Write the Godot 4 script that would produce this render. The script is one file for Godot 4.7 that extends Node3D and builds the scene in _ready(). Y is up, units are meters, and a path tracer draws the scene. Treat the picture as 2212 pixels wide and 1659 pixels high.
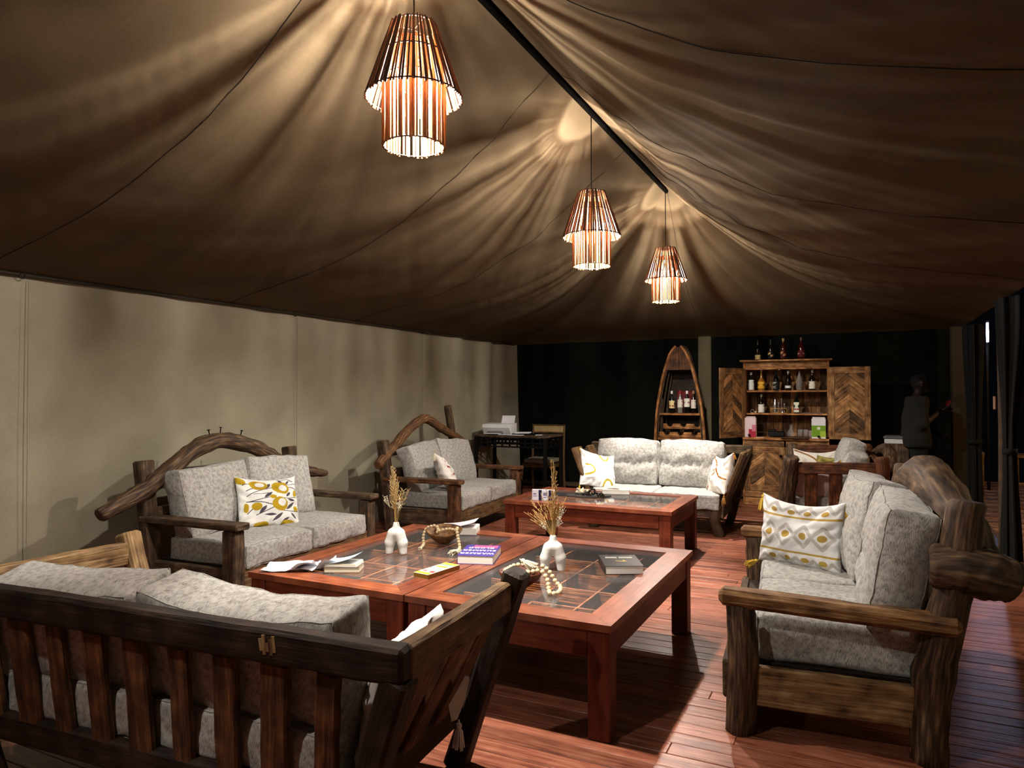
extends Node3D

# ---------------------------------------------------------------- state
var M := {}
var used := {}
var uvo := Vector2.ZERO
var rng := RandomNumberGenerator.new()
var nz := FastNoiseLite.new()
var fo := FastNoiseLite.new()
const RX := -1.95
const RY := 3.84
const EY := 2.34
const XL := -5.2
const XR := 1.15
const ZE := -7.9
const ZB := -10.6
const ZF := 3.6

func _ready():
	rng.seed = 7
	nz.seed = 5
	nz.frequency = 1.0
	fo.seed = 9
	fo.frequency = 1.0
	fo.fractal_type = FastNoiseLite.FRACTAL_NONE
	light_and_camera()
	make_materials()
	room()
	tent_roof()
	outside()
	lamps()
	tables()
	sofas()
	cabinet()
	boat()
	desk()
	person()
	side_cabinet()
	table_things()

func light_and_camera():
	var cam := Camera3D.new()
	cam.name = "camera"
	cam.position = Vector3(0, 1.5, 0)
	cam.basis = Basis.from_euler(Vector3(0.0158, 0.4599, -0.0019))
	cam.fov = rad_to_deg(2.0 * atan(829.5 / 1520.7))
	cam.near = 0.05
	cam.far = 200
	add_child(cam)
	cam.current = true
	var we := WorldEnvironment.new()
	we.name = "world_environment"
	var e := Environment.new()
	e.background_mode = Environment.BG_COLOR
	e.background_color = Color(0.012, 0.014, 0.02)
	e.background_energy_multiplier = 1.0
	e.tonemap_mode = Environment.TONE_MAPPER_LINEAR
	e.tonemap_exposure = 1.0
	e.sdfgi_enabled = true
	e.ssao_enabled = true
	e.ssil_enabled = true
	we.environment = e
	add_child(we)

# ---------------------------------------------------------------- naming helpers
func numbered(n: String) -> String:
	if not used.has(n):
		used[n] = 0
		return n
	used[n] += 1
	return "%s_%03d" % [n, used[n]]

func tag(o: Node3D, label: String, category := "", group := "", kind := ""):
	if label != "":
		o.set_meta("label", label)
	if category != "":
		o.set_meta("category", category)
	if group != "":
		o.set_meta("group", group)
	if kind != "":
		o.set_meta("kind", kind)

func thing(n: String, label: String, category: String, xf := Transform3D.IDENTITY, group := "") -> Node3D:
	var o := Node3D.new()
	o.name = numbered(n)
	add_child(o)
	o.transform = xf
	tag(o, label, category, group)
	return o

func part(n: String, st, mat, parent: Node) -> MeshInstance3D:
	var o := MeshInstance3D.new()
	o.name = n
	if st is SurfaceTool:
		st.generate_normals()
		o.mesh = st.commit()
	else:
		o.mesh = st
	o.material_override = mat
	parent.add_child(o, true)
	return o

func solo(n: String, st, mat, label: String, category: String, group := "", xf := Transform3D.IDENTITY) -> MeshInstance3D:
	var o := part(numbered(n), st, mat, self)
	o.transform = xf
	tag(o, label, category, group)
	return o

func struct(n: String, st, mat) -> MeshInstance3D:
	var o := part(n, st, mat, self)
	o.set_meta("kind", "structure")
	return o

func at(p: Vector3, deg := 0.0) -> Transform3D:
	return Transform3D(Basis(Vector3.UP, deg_to_rad(deg)), p)

func eul(p: Vector3, rx: float, ry: float, rz: float) -> Transform3D:
	return Transform3D(Basis.from_euler(Vector3(deg_to_rad(rx), deg_to_rad(ry), deg_to_rad(rz))), p)

# ---------------------------------------------------------------- mesh helpers
func mb() -> SurfaceTool:
	var st := SurfaceTool.new()
	st.begin(Mesh.PRIMITIVE_TRIANGLES)
	return st

func vert(st: SurfaceTool, p: Vector3, uv: Vector2):
	st.set_uv(uv)
	st.add_vertex(p)

# grid of points: normal = d/drow x d/dcol
func sheet(st: SurfaceTool, P: Array, U: Array, smooth := 0, flip := false):
	st.set_smooth_group(smooth)
	for i in P.size() - 1:
		var a: PackedVector3Array = P[i]
		var b: PackedVector3Array = P[i + 1]
		var ua: PackedVector2Array = U[i]
		var ub: PackedVector2Array = U[i + 1]
		for j in a.size() - 1:
			if flip:
				vert(st, a[j], ua[j]); vert(st, b[j + 1], ub[j + 1]); vert(st, a[j + 1], ua[j + 1])
				vert(st, a[j], ua[j]); vert(st, b[j], ub[j]); vert(st, b[j + 1], ub[j + 1])
			else:
				vert(st, a[j], ua[j]); vert(st, a[j + 1], ua[j + 1]); vert(st, b[j + 1], ub[j + 1])
				vert(st, a[j], ua[j]); vert(st, b[j + 1], ub[j + 1]); vert(st, b[j], ub[j])

func tri(st: SurfaceTool, a: Vector3, b: Vector3, c: Vector3, ua := Vector2.ZERO, ub := Vector2.ZERO, uc := Vector2.ZERO):
	vert(st, a, ua); vert(st, b, ub); vert(st, c, uc)

func fan(st: SurfaceTool, ring: PackedVector3Array, c: Vector3, flip: bool):
	st.set_smooth_group(-1)
	for j in ring.size() - 1:
		var ua := Vector2(ring[j].x + ring[j].y, ring[j].z + ring[j].y) + uvo
		var ub := Vector2(ring[j + 1].x + ring[j + 1].y, ring[j + 1].z + ring[j + 1].y) + uvo
		var uc := Vector2(c.x + c.y, c.z + c.y) + uvo
		if flip:
			tri(st, c, ring[j + 1], ring[j], uc, ub, ua)
		else:
			tri(st, c, ring[j], ring[j + 1], uc, ua, ub)

# sweep a closed counter-clockwise profile along a path. scl: floats or Vector2 per point
func sweep(st: SurfaceTool, pts: Array, prof: PackedVector2Array, scl = null, up := Vector3.UP, smooth := -1, jit := 0.0, sd := 0, caps := true):
	var n := pts.size()
	var m := prof.size()
	var P := []
	var U := []
	var per := PackedFloat32Array([0.0])
	for j in m:
		per.append(per[j] + prof[j].distance_to(prof[(j + 1) % m]))
	var run := 0.0
	var N := up
	for i in n:
		var p: Vector3 = pts[i]
		var T: Vector3
		if i == 0:
			T = (pts[1] - p).normalized()
		elif i == n - 1:
			T = (p - pts[i - 1]).normalized()
		else:
			T = ((pts[i + 1] - p).normalized() + (p - pts[i - 1]).normalized()).normalized()
		N = N - T * N.dot(T)
		if N.length() < 0.05:
			N = Vector3.RIGHT - T * T.x
			if N.length() < 0.2:
				N = Vector3.BACK - T * T.z
		N = N.normalized()
		var B := T.cross(N)
		if i > 0:
			run += p.distance_to(pts[i - 1])
		var s := Vector2.ONE
		if scl != null:
			if scl[i] is Vector2:
				s = scl[i]
			else:
				s = Vector2(scl[i], scl[i])
		var row := PackedVector3Array()
		var ur := PackedVector2Array()
		for j in m + 1:
			var q := prof[j % m] * s
			var v := p + N * q.x - B * q.y
			if jit > 0.0:
				var k := 9.0
				var w := nz.get_noise_3d(v.x * k + sd * 3.7, v.y * k, v.z * k) + 0.6 * nz.get_noise_3d(v.x * 23.0 + sd, v.y * 23.0 + 5.0, v.z * 23.0)
				v += (N * q.x - B * q.y).normalized() * w * jit
			row.append(v)
			ur.append(Vector2(run, per[j]) + uvo)
		P.append(row)
		U.append(ur)
	sheet(st, P, U, smooth)
	if caps:
		fan(st, P[0], mean(P[0]), true)
		fan(st, P[n - 1], mean(P[n - 1]), false)

func mean(r: PackedVector3Array) -> Vector3:
	var c := Vector3.ZERO
	for i in r.size() - 1:
		c += r[i]
	return c / (r.size() - 1)

# rectangle, x along the frame's N (up), y across
func rectp(w: float, h: float, c: float) -> PackedVector2Array:
	var a := h / 2
	var b := w / 2
	if c <= 0.0:
		return PackedVector2Array([Vector2(a, -b), Vector2(a, b), Vector2(-a, b), Vector2(-a, -b)])
	return PackedVector2Array([Vector2(a, -b + c), Vector2(a, b - c), Vector2(a - c, b), Vector2(-a + c, b), Vector2(-a, b - c), Vector2(-a, -b + c), Vector2(-a + c, -b), Vector2(a - c, -b)])

func circ(r: float, n: int) -> PackedVector2Array:
	var a := PackedVector2Array()
	for i in n:
		a.append(Vector2(cos(TAU * i / n), sin(TAU * i / n)) * r)
	return a

# straight timber a -> b, h along up, w across
func beam(st: SurfaceTool, a: Vector3, b: Vector3, w: float, h: float, up := Vector3.UP, c := 0.004, jit := 0.0, sd := 0, seg := 1):
	uvo = Vector2(rng.randf() * 7.0, rng.randf() * 7.0)
	var d := (b - a).normalized()
	var e := minf(c, a.distance_to(b) * 0.2)
	var pts := [a]
	var s := [Vector2((h - 2 * c) / h, (w - 2 * c) / w)]
	for i in seg + 1:
		pts.append((a + d * e).lerp(b - d * e, float(i) / seg))
		s.append(Vector2.ONE)
	pts.append(b)
	s.append(s[0])
	sweep(st, pts, rectp(w, h, c), s, up, -1, jit, sd)
	uvo = Vector2.ZERO

# box by centre and size; grain runs along the longest side
func bx(st: SurfaceTool, c: Vector3, s: Vector3, bev := 0.003, xf := Transform3D.IDENTITY):
	var ax := 0
	if s.y > s.x and s.y >= s.z:
		ax = 1
	elif s.z > s.x and s.z > s.y:
		ax = 2
	var d := Vector3.ZERO
	d[ax] = s[ax] / 2
	var up := Vector3.UP if ax != 1 else Vector3.BACK
	var h := s.y if ax != 1 else s.z
	var w := s.z if ax == 0 else s.x
	beam(st, xf * (c - d), xf * (c + d), w, h, xf.basis * up, minf(bev, minf(w, h) * 0.3))

# round timber through points
func log_(st: SurfaceTool, pts: Array, rad: Array, sides := 14, jit := 0.008, sd := 0, per := 6, flat := 1.0):
	uvo = Vector2(rng.randf() * 7.0, rng.randf() * 7.0)
	var P := []
	var R := []
	var n := pts.size()
	for i in n - 1:
		for k in per:
			var t := float(k) / per
			var p0: Vector3 = pts[maxi(i - 1, 0)]
			var p3: Vector3 = pts[mini(i + 2, n - 1)]
			P.append((pts[i] as Vector3).cubic_interpolate(pts[i + 1], p0, p3, t))
			var r := lerpf(rad[i], rad[i + 1], t)
			R.append(Vector2(r, r * flat))
	P.append(pts[n - 1])
	R.append(Vector2(rad[n - 1], rad[n - 1] * flat))
	var d0: Vector3 = (P[0] - P[1]).normalized()
	var d1: Vector3 = (P[-1] - P[-2]).normalized()
	var r0: float = rad[0]
	var r1: float = rad[n - 1]
	P.push_front(P[0] + d0 * r0 * 0.16)
	R.push_front(R[0] * 0.82)
	P.append(P[-1] + d1 * r1 * 0.16)
	R.append(R[-1] * 0.82)
	sweep(st, P, circ(1.0, sides), R, Vector3.UP if absf(d0.y) < 0.8 else Vector3.RIGHT, 0, jit, sd)
	uvo = Vector2.ZERO

func wire(st: SurfaceTool, pts: Array, r: float, sides := 6):
	sweep(st, pts, circ(r, sides), null, Vector3(0.13, 1, 0.21), 0)

func lathe(st: SurfaceTool, prof: Array, sides := 16, xf := Transform3D.IDENTITY, smooth := 0):
	var P := []
	var U := []
	var l := 0.0
	for i in prof.size():
		var r := PackedVector3Array()
		var u := PackedVector2Array()
		if i > 0:
			l += (prof[i] as Vector2).distance_to(prof[i - 1])
		for j in sides + 1:
			var a := -TAU * j / sides
			r.append(xf * Vector3(prof[i].x * cos(a), prof[i].y, prof[i].x * sin(a)))
			u.append(Vector2(float(j) / sides, l))
		P.append(r)
		U.append(u)
	sheet(st, P, U, smooth)

func ball(st: SurfaceTool, c: Vector3, r: float, n := 8):
	var pr := []
	for i in n / 2 + 1:
		var a := -PI / 2 + PI * i / (n / 2)
		pr.append(Vector2(maxf(r * cos(a), 0.0001), r * sin(a)))
	lathe(st, pr, n, Transform3D(Basis.IDENTITY, c))

# extruded polygon (x,y) with depth along -z..+z
func slab(st: SurfaceTool, poly: PackedVector2Array, z0: float, z1: float, xf := Transform3D.IDENTITY, uvx := Transform2D.IDENTITY):
	var pg := poly
	if Geometry2D.is_polygon_clockwise(pg):
		pg = pg.duplicate()
		pg.reverse()
	var t := Geometry2D.triangulate_polygon(pg)
	st.set_smooth_group(-1)
	for i in range(0, t.size(), 3):
		var a := pg[t[i]]
		var b := pg[t[i + 1]]
		var c := pg[t[i + 2]]
		if (b - a).cross(c - a) > 0:
			var q := b
			b = c
			c = q
		tri(st, xf * Vector3(a.x, a.y, z1), xf * Vector3(b.x, b.y, z1), xf * Vector3(c.x, c.y, z1), uvx * a, uvx * b, uvx * c)
		tri(st, xf * Vector3(a.x, a.y, z0), xf * Vector3(c.x, c.y, z0), xf * Vector3(b.x, b.y, z0), uvx * a, uvx * c, uvx * b)
	for i in pg.size():
		var a := pg[i]
		var b := pg[(i + 1) % pg.size()]
		var A0 := xf * Vector3(a.x, a.y, z0)
		var B0 := xf * Vector3(b.x, b.y, z0)
		var A1 := xf * Vector3(a.x, a.y, z1)
		var B1 := xf * Vector3(b.x, b.y, z1)
		tri(st, A0, A1, B1, uvx * a, uvx * a, uvx * b)
		tri(st, A0, B1, B0, uvx * a, uvx * b, uvx * b)

# ---------------------------------------------------------------- soft things
# box cushion, w x h x t (z front). dim: list of [x, y, depth, reach, crease] on the front
func cushion_shape(w: float, h: float, t: float, puff: float, sd: int, dim := [], seg := 26, sag := 0.0, lean := 0.0) -> SurfaceTool:
	var st := mb()
	var hs := Vector3(w, h, t) / 2
	var r := minf(t * 0.18, 0.024)
	for f in 6:
		var ax := f / 2
		var sg := 1.0 if f % 2 == 0 else -1.0
		var u := (ax + 1) % 3
		var v := (ax + 2) % 3
		var nu := seg if u != 2 else 8
		var nv := seg if v != 2 else 8
		var P := []
		var U := []
		for i in nu + 1:
			var row := PackedVector3Array()
			var ur := PackedVector2Array()
			for j in nv + 1:
				var c := Vector3.ZERO
				c[ax] = sg
				c[u] = sin((2.0 * i / nu - 1.0) * PI / 2 * 0.92) / sin(PI / 2 * 0.92)
				c[v] = sin((2.0 * j / nv - 1.0) * PI / 2 * 0.92) / sin(PI / 2 * 0.92)
				var q := c * hs
				var inn := Vector3(clampf(q.x, -hs.x + r, hs.x - r), clampf(q.y, -hs.y + r, hs.y - r), clampf(q.z, -hs.z + r, hs.z - r))
				var dd := q - inn
				var p := inn + dd.normalized() * r if dd.length() > 0.0001 else q
				p = soften(p, hs, puff, sd, dim, sag, lean)
				row.append(p)
				var uv := Vector2(q[u], q[v])
				if ax == 0:
					uv = Vector2(q.z + 0.31, q.y)
				elif ax == 1:
					uv = Vector2(q.x, q.z + 0.47)
				else:
					uv = Vector2(q.x, q.y)
				ur.append(uv + Vector2(sd * 0.37, sd * 0.21))
			P.append(row)
			U.append(ur)
		sheet(st, P, U, 0, sg < 0)
	return st

func soften(p: Vector3, hs: Vector3, puff: float, sd: int, dim: Array, sag: float, lean: float) -> Vector3:
	var a := p.x / hs.x
	var b := p.y / hs.y
	var c := p.z / hs.z
	var q := p
	var bow := (1.0 - a * a) * (1.0 - b * b)
	q.z += c * puff * pow(maxf(bow, 0.0), 0.7)
	q.y += b * puff * 0.35 * (1.0 - a * a) * (1.0 - c * c)
	q.x += a * puff * 0.35 * (1.0 - b * b) * (1.0 - c * c)
	for d in dim:
		var v := Vector2(p.x - d[0], p.y - d[1])
		var l := v.length()
		var an := v.angle()
		var k: float = exp(-l / d[3]) * d[2]
		k += d[4] * exp(-l / (d[3] * 2.6)) * pow(absf(sin(an * 2.5 + d[0] * 9.0 + sd)), 6.0) * minf(1.0, l / 0.03)
		q.z -= k * clampf(c, 0.0, 1.0)
	q.y -= sag * (1.0 - a * a) * maxf(b, 0.0)
	q.z += lean * b * b
	var n3 := Vector3(nz.get_noise_3d(p.x * 5.0 + sd * 7.0, p.y * 5.0, p.z * 5.0), nz.get_noise_3d(p.x * 5.0, p.y * 5.0 + sd * 5.0, p.z * 5.0 + 9.0), nz.get_noise_3d(p.x * 5.0 + 4.0, p.y * 5.0, p.z * 5.0 + sd * 3.0))
	q += n3 * 0.014
	q.z += 0.004 * nz.get_noise_3d(p.x * 22.0, p.y * 9.0 + sd, 3.0) * clampf(c, -1, 1)
	return q

func piping_shape(w: float, h: float, t: float, puff: float, sd: int, sag: float, lean: float) -> SurfaceTool:
	var st := mb()
	var hs := Vector3(w, h, t) / 2
	for sg in [1.0, -1.0]:
		var pts := []
		var r := 0.03
		for k in 73:
			var f := fmod(k * 4.0 / 72.0, 4.0)
			var s := int(f)
			var g := (f - s) * 2.0 - 1.0
			var q := Vector2.ZERO
			match s:
				0: q = Vector2(g, -1)
				1: q = Vector2(1, g)
				2: q = Vector2(-g, 1)
				3: q = Vector2(-1, -g)
			var p := Vector3(q.x * (hs.x - 0.0068), q.y * (hs.y - 0.0068), sg * (hs.z - 0.0068))
			var inn := Vector3(clampf(p.x, -hs.x + r, hs.x - r), clampf(p.y, -hs.y + r, hs.y - r), p.z)
			var dd := p - inn
			if dd.length() > r:
				p = inn + dd.normalized() * r
			pts.append(soften(p, hs, puff, sd, [], sag, lean))
		sweep(st, pts, circ(0.0030, 5), null, Vector3(0.1, 0.2, 1), 0, 0.0, 0, false)
	return st

func cushion(label: String, group: String, xf: Transform3D, w: float, h: float, t: float, puff: float, sd: int, dim := [], sag := 0.0, lean := 0.0, mat: String = "fabric", n := "seat_cushion") -> Node3D:
	var o := thing(n, label, "cushion", xf, group)
	part("cover", cushion_shape(w, h, t, puff, sd, dim, 30, sag, lean), M[mat], o)
	part("piping", piping_shape(w, h, t, puff, sd, sag, lean), M["piping"], o)
	return o

# throw pillow in its own plane, front to +z
func pillow_shape(w: float, h: float, t: float, sd: int, back := false, slump := 0.03) -> SurfaceTool:
	var st := mb()
	var n := 34
	var P := []
	var U := []
	for i in n + 1:
		var row := PackedVector3Array()
		var ur := PackedVector2Array()
		for j in n + 1:
			var u := sin((2.0 * i / n - 1.0) * 1.45) / sin(1.45)
			var v := sin((2.0 * j / n - 1.0) * 1.45) / sin(1.45)
			row.append(pillow_at(u, v, w, h, t, sd, back, slump))
			ur.append(Vector2(u * 0.5 + 0.5, 0.5 - v * 0.5))
		P.append(row)
		U.append(ur)
	sheet(st, P, U, 0, back)
	return st

func pillow_at(u: float, v: float, w: float, h: float, t: float, sd: int, back := false, slump := 0.03) -> Vector3:
	var k := 0.07
	var x := w / 2 * u * (1.0 - k * (1.0 - v * v) * absf(u))
	var y := h / 2 * v * (1.0 - k * (1.0 - u * u) * absf(v))
	var d := pow(maxf((1.0 - u * u) * (1.0 - v * v), 0.0), 0.42) * t / 2
	d *= 1.0 + 0.25 * nz.get_noise_2d(u * 1.7 + sd, v * 1.7 + (30.0 if back else 0.0))
	d += 0.010 * nz.get_noise_2d(u * 5.0 + sd * 3.0, v * 4.0) * (1.0 - u * u) * (1.0 - v * v)
	var rr := maxf(absf(u), absf(v))
	d += 0.008 * sin(18.0 * atan2(v, u) + sd) * smoothstep(0.45, 0.9, rr) * (1.0 - smoothstep(0.93, 1.0, rr))
	y -= slump * (1.0 - u * u) * maxf(v, 0.0)
	var z := -d if back else d
	return Vector3(x, y, z + 0.03 * nz.get_noise_2d(u * 0.9 + sd * 2.0, v * 0.9))

func tassel(parent: Node, p: Vector3, dir: Vector3, l: float, mat, lab := ""):
	var st := mb()
	var d := dir.normalized()
	var s := d.cross(Vector3(0.3, 0.2, 0.9)).normalized()
	var s2 := d.cross(s)
	wire(st, [p, p + d * l * 0.18], 0.003, 5)
	ball(st, p + d * l * 0.2, l * 0.11, 8)
	for k in 16:
		var a := TAU * k / 16.0 + (k % 3) * 0.2
		var o := s * cos(a) + s2 * sin(a)
		var rr := l * (0.08 + 0.14 * ((k * 7) % 5) / 4.0)
		sweep(st, [p + d * l * 0.22, p + d * l * 0.4 + o * l * 0.11, p + d * l * (0.9 + 0.1 * ((k * 3) % 4) / 3.0) + o * rr], circ(l * 0.035, 5), [0.6, 1.0, 0.8], Vector3(0.2, 0.9, 0.3), 0)
	var m := part("tassel", st, mat, parent)
	if lab != "":
		m.set_meta("label", lab)

# corners: 4 lengths of tassel hanging directions
func pillow(label: String, xf: Transform3D, w: float, h: float, t: float, sd: int, front, backm, group := "", tas := [], tmat = null, slump := 0.03) -> Node3D:
	var o := thing("throw_pillow", label, "pillow", xf, group)
	part("pillow_front", pillow_shape(w, h, t, sd, false, slump), front, o)
	part("pillow_back", pillow_shape(w, h, t, sd, true, slump), backm, o)
	for q in tas:
		tassel(o, pillow_at(q[0], q[1], w, h, t, sd, false, slump), xf.basis.inverse() * q[2], q[3], tmat)
	return o

# ---------------------------------------------------------------- materials
func layer(sd: int, freq: float, nw: int, nh: int, w: int, h: int, oct := 3) -> PackedByteArray:
	var f := FastNoiseLite.new()
	f.seed = sd
	f.frequency = freq
	f.fractal_octaves = oct
	var im := f.get_seamless_image(nw, nh)
	im.convert(Image.FORMAT_L8)
	if nw != w or nh != h:
		im.resize(w, h, Image.INTERPOLATE_CUBIC)
	return im.get_data()

func lut(cols: Array, pos: Array) -> PackedColorArray:
	var g := Gradient.new()
	g.offsets = PackedFloat32Array(pos)
	g.colors = PackedColorArray(cols)
	var l := PackedColorArray()
	for i in 256:
		l.append(g.sample(i / 255.0))
	return l

# mix layers by weight, stretch contrast about 0.5, colour by ramp; gives [colour texture, normal texture]
func weave(w: int, h: int, ls: Array, ws: Array, con: float, l: PackedColorArray, bump := 0.0) -> Array:
	var out := PackedByteArray()
	out.resize(w * h * 3)
	var hb := PackedByteArray()
	hb.resize(w * h)
	var tot := 0.0
	for x in ws:
		tot += x
	var n := ls.size()
	var l0: PackedByteArray = ls[0]
	var l1: PackedByteArray = ls[1 % n]
	var l2: PackedByteArray = ls[2 % n]
	var w0: float = ws[0] / tot
	var w1: float = ws[1] / tot if n > 1 else 0.0
	var w2: float = ws[2] / tot if n > 2 else 0.0
	for i in w * h:
		var v := (l0[i] * w0 + l1[i] * w1 + l2[i] * w2 - 127.5) * con + 127.5
		var k := clampi(int(v), 0, 255)
		var c := l[k]
		out[i * 3] = int(c.r * 255)
		out[i * 3 + 1] = int(c.g * 255)
		out[i * 3 + 2] = int(c.b * 255)
		hb[i] = k
	var im := Image.create_from_data(w, h, false, Image.FORMAT_RGB8, out)
	var res := [ImageTexture.create_from_image(im), null]
	if bump > 0.0:
		var bi := Image.create_from_data(w, h, false, Image.FORMAT_L8, hb)
		bi.convert(Image.FORMAT_RGBA8)
		bi.bump_map_to_normal_map(bump)
		res[1] = ImageTexture.create_from_image(bi)
	return res

func mat(tx, rough: float, uvs := Vector2.ONE, tint := Color.WHITE, nscale := 1.0) -> StandardMaterial3D:
	var m := StandardMaterial3D.new()
	m.albedo_color = tint
	m.roughness = rough
	m.metallic_specular = 0.4
	if tx != null:
		m.albedo_texture = tx[0]
		if tx[1] != null:
			m.normal_enabled = true
			m.normal_texture = tx[1]
			m.normal_scale = nscale
	m.uv1_scale = Vector3(uvs.x, uvs.y, 1)
	return m

func plain(c: Color, rough := 0.6, metal := 0.0) -> StandardMaterial3D:
	var m := StandardMaterial3D.new()
	m.albedo_color = c
	m.roughness = rough
	m.metallic = metal
	m.metallic_specular = 0.4
	return m

func make_materials():
	var g1 := layer(11, 0.02, 96, 512, 1024, 512)
	var g2 := layer(12, 0.06, 64, 512, 1024, 512)
	var g3 := layer(13, 0.012, 512, 256, 1024, 512)
	var dk := weave(1024, 512, [g1, g2, g3], [0.8, 0.6, 1.0], 1.5, lut([Color(0.09, 0.065, 0.045), Color(0.235, 0.175, 0.12), Color(0.34, 0.265, 0.19), Color(0.46, 0.38, 0.28)], [0.0, 0.4, 0.7, 1.0]), 6.0)
	var drift := weave(1024, 512, [g1, g2, g3], [0.25, 0.35, 1.8], 1.35, lut([Color(0.09, 0.06, 0.04), Color(0.235, 0.17, 0.115), Color(0.36, 0.275, 0.19), Color(0.50, 0.41, 0.30)], [0.0, 0.38, 0.7, 1.0]), 3.0)
	var pale := weave(1024, 512, [g2, g1, g3], [0.8, 0.7, 1.0], 1.6, lut([Color(0.22, 0.155, 0.10), Color(0.50, 0.39, 0.28), Color(0.64, 0.53, 0.40), Color(0.78, 0.69, 0.55)], [0.0, 0.35, 0.7, 1.0]), 6.0)
	var red := weave(1024, 512, [g1, g2, g3], [1.0, 0.5, 0.9], 1.5, lut([Color(0.40, 0.18, 0.11), Color(0.57, 0.285, 0.18), Color(0.68, 0.39, 0.26)], [0.0, 0.5, 1.0]), 1.0)
	var fl := weave(1024, 512, [g2, g1, g3], [1.0, 1.0, 0.7], 1.8, lut([Color(0.42, 0.215, 0.15), Color(0.60, 0.355, 0.265), Color(0.69, 0.46, 0.365)], [0.0, 0.5, 1.0]), 2.0)
	M["wood_dark"] = mat(dk, 0.72, Vector2(1.1, 2.6))
	M["wood_black"] = mat(dk, 0.7, Vector2(1.1, 2.6), Color(0.55, 0.5, 0.48))
	M["wood_brown"] = mat(dk, 0.7, Vector2(1.1, 2.6), Color(1.15, 0.98, 0.84))
	M["wood_red"] = mat(dk, 0.65, Vector2(1.1, 2.6), Color(1.2, 0.94, 0.76))
	M["wood_side"] = mat(pale, 0.75, Vector2(1.0, 2.4), Color(0.95, 0.93, 0.86))
	M["wood_arm"] = mat(pale, 0.7, Vector2(1.0, 2.4), Color(0.80, 0.72, 0.60))
	M["wood_grey"] = mat(pale, 0.75, Vector2(1.0, 2.4), Color(0.50, 0.50, 0.46))
	M["wood_tan"] = mat(pale, 0.72, Vector2(1.0, 2.4), Color(0.66, 0.62, 0.54))
	M["wood_blond"] = mat(pale, 0.7, Vector2(1.0, 2.4), Color(0.86, 0.84, 0.76))
	M["driftwood"] = mat(drift, 0.72, Vector2(0.7, 0.9))
	M["driftwood_pale"] = mat(drift, 0.75, Vector2(0.9, 1.6), Color(1.25, 1.15, 1.0))
	for k in 5:
		var b: float = [0.72, 0.9, 1.05, 0.52, 0.8][k]
		M["plank_%d" % k] = mat(pale, 0.75, Vector2(1.1, 2.2), Color(b * 1.08, b * 0.97, b * 0.82))
	M["rim_wood"] = mat(pale, 0.7, Vector2(1.1, 2.2), Color(1.05, 0.88, 0.68))
	for k in 3:
		M["table_%d" % k] = mat(red, 0.36, Vector2(0.9, 2.5), [Color(0.82, 0.86, 0.86), Color(0.92, 0.96, 0.94), Color(0.76, 0.76, 0.78)][k])
		M["table_%d" % k].metallic_specular = 0.5
	for k in 4:
		var b: float = [0.82, 0.89, 0.95, 0.76][k]
		M["floor_%d" % k] = mat(fl, 0.38, Vector2(0.8, 2.2), Color(b, b, b), 0.6)
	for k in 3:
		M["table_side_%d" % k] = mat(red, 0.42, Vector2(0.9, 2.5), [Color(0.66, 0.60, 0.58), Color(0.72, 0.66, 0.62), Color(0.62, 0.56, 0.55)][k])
	M["divider"] = mat(pale, 0.6, Vector2(1, 2.4), Color(1.15, 0.86, 0.66))
	M["tray"] = mat(red, 0.8, Vector2(1, 2), Color(0.36, 0.38, 0.40))
	# fabric: chenille mottled along both threads
	var a1 := layer(21, 0.30, 512, 64, 512, 512, 2)
	var a2 := layer(22, 0.22, 110, 512, 512, 512, 2)
	var a3 := layer(23, 0.02, 512, 512, 512, 512, 4)
	var fab := weave(512, 512, [a1, a2, a3], [1.3, 0.3, 0.8], 1.6, lut([Color(0.33, 0.325, 0.31), Color(0.62, 0.615, 0.595), Color(0.76, 0.755, 0.735)], [0.0, 0.45, 1.0]), 1.6)
	M["fabric"] = mat(fab, 0.95, Vector2(2.4, 2.4))
	M["piping"] = mat(fab, 0.95, Vector2(2.4, 2.4), Color(0.97, 0.97, 0.97))
	for n in ["fabric", "piping"]:
		M[n].metallic_specular = 0.15
		M[n].rim_enabled = true
		M[n].rim = 0.3
	# canvas
	var c1 := layer(31, 0.006, 512, 512, 512, 512, 5)
	var c2 := layer(32, 0.2, 512, 512, 512, 512, 2)
	var cv := weave(512, 512, [c1, c2], [1.0, 0.5], 0.8, lut([Color(0.50, 0.47, 0.40), Color(0.58, 0.545, 0.47), Color(0.64, 0.605, 0.525)], [0.0, 0.5, 1.0]), 0.0)
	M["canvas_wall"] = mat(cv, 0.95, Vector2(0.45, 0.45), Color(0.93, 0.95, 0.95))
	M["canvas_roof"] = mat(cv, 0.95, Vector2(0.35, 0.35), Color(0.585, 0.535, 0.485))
	M["canvas_strip"] = mat(cv, 0.95, Vector2(0.45, 0.45), Color(0.60, 0.59, 0.53))
	M["canvas_dim"] = mat(cv, 0.95, Vector2(0.45, 0.45), Color(0.36, 0.34, 0.30))
	M["seam"] = plain(Color(0.17, 0.14, 0.11), 1.0)
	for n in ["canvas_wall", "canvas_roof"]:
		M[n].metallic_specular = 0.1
	var db := weave(512, 512, [c1, c2], [1.0, 0.5], 1.2, lut([Color(0.05, 0.056, 0.047), Color(0.075, 0.083, 0.07)], [0.0, 1.0]), 1.5)
	M["dark_cloth"] = mat(db, 0.95, Vector2(0.8, 0.8))
	M["dark_cloth"].metallic_specular = 0.1
	M["drape"] = mat(db, 0.9, Vector2(0.8, 0.8), Color(0.42, 0.42, 0.42))
	M["black_metal"] = plain(Color(0.03, 0.03, 0.032), 0.5, 0.3)
	M["pole"] = plain(Color(0.022, 0.02, 0.018), 0.7)
	M["pole"].metallic_specular = 0.08
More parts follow.
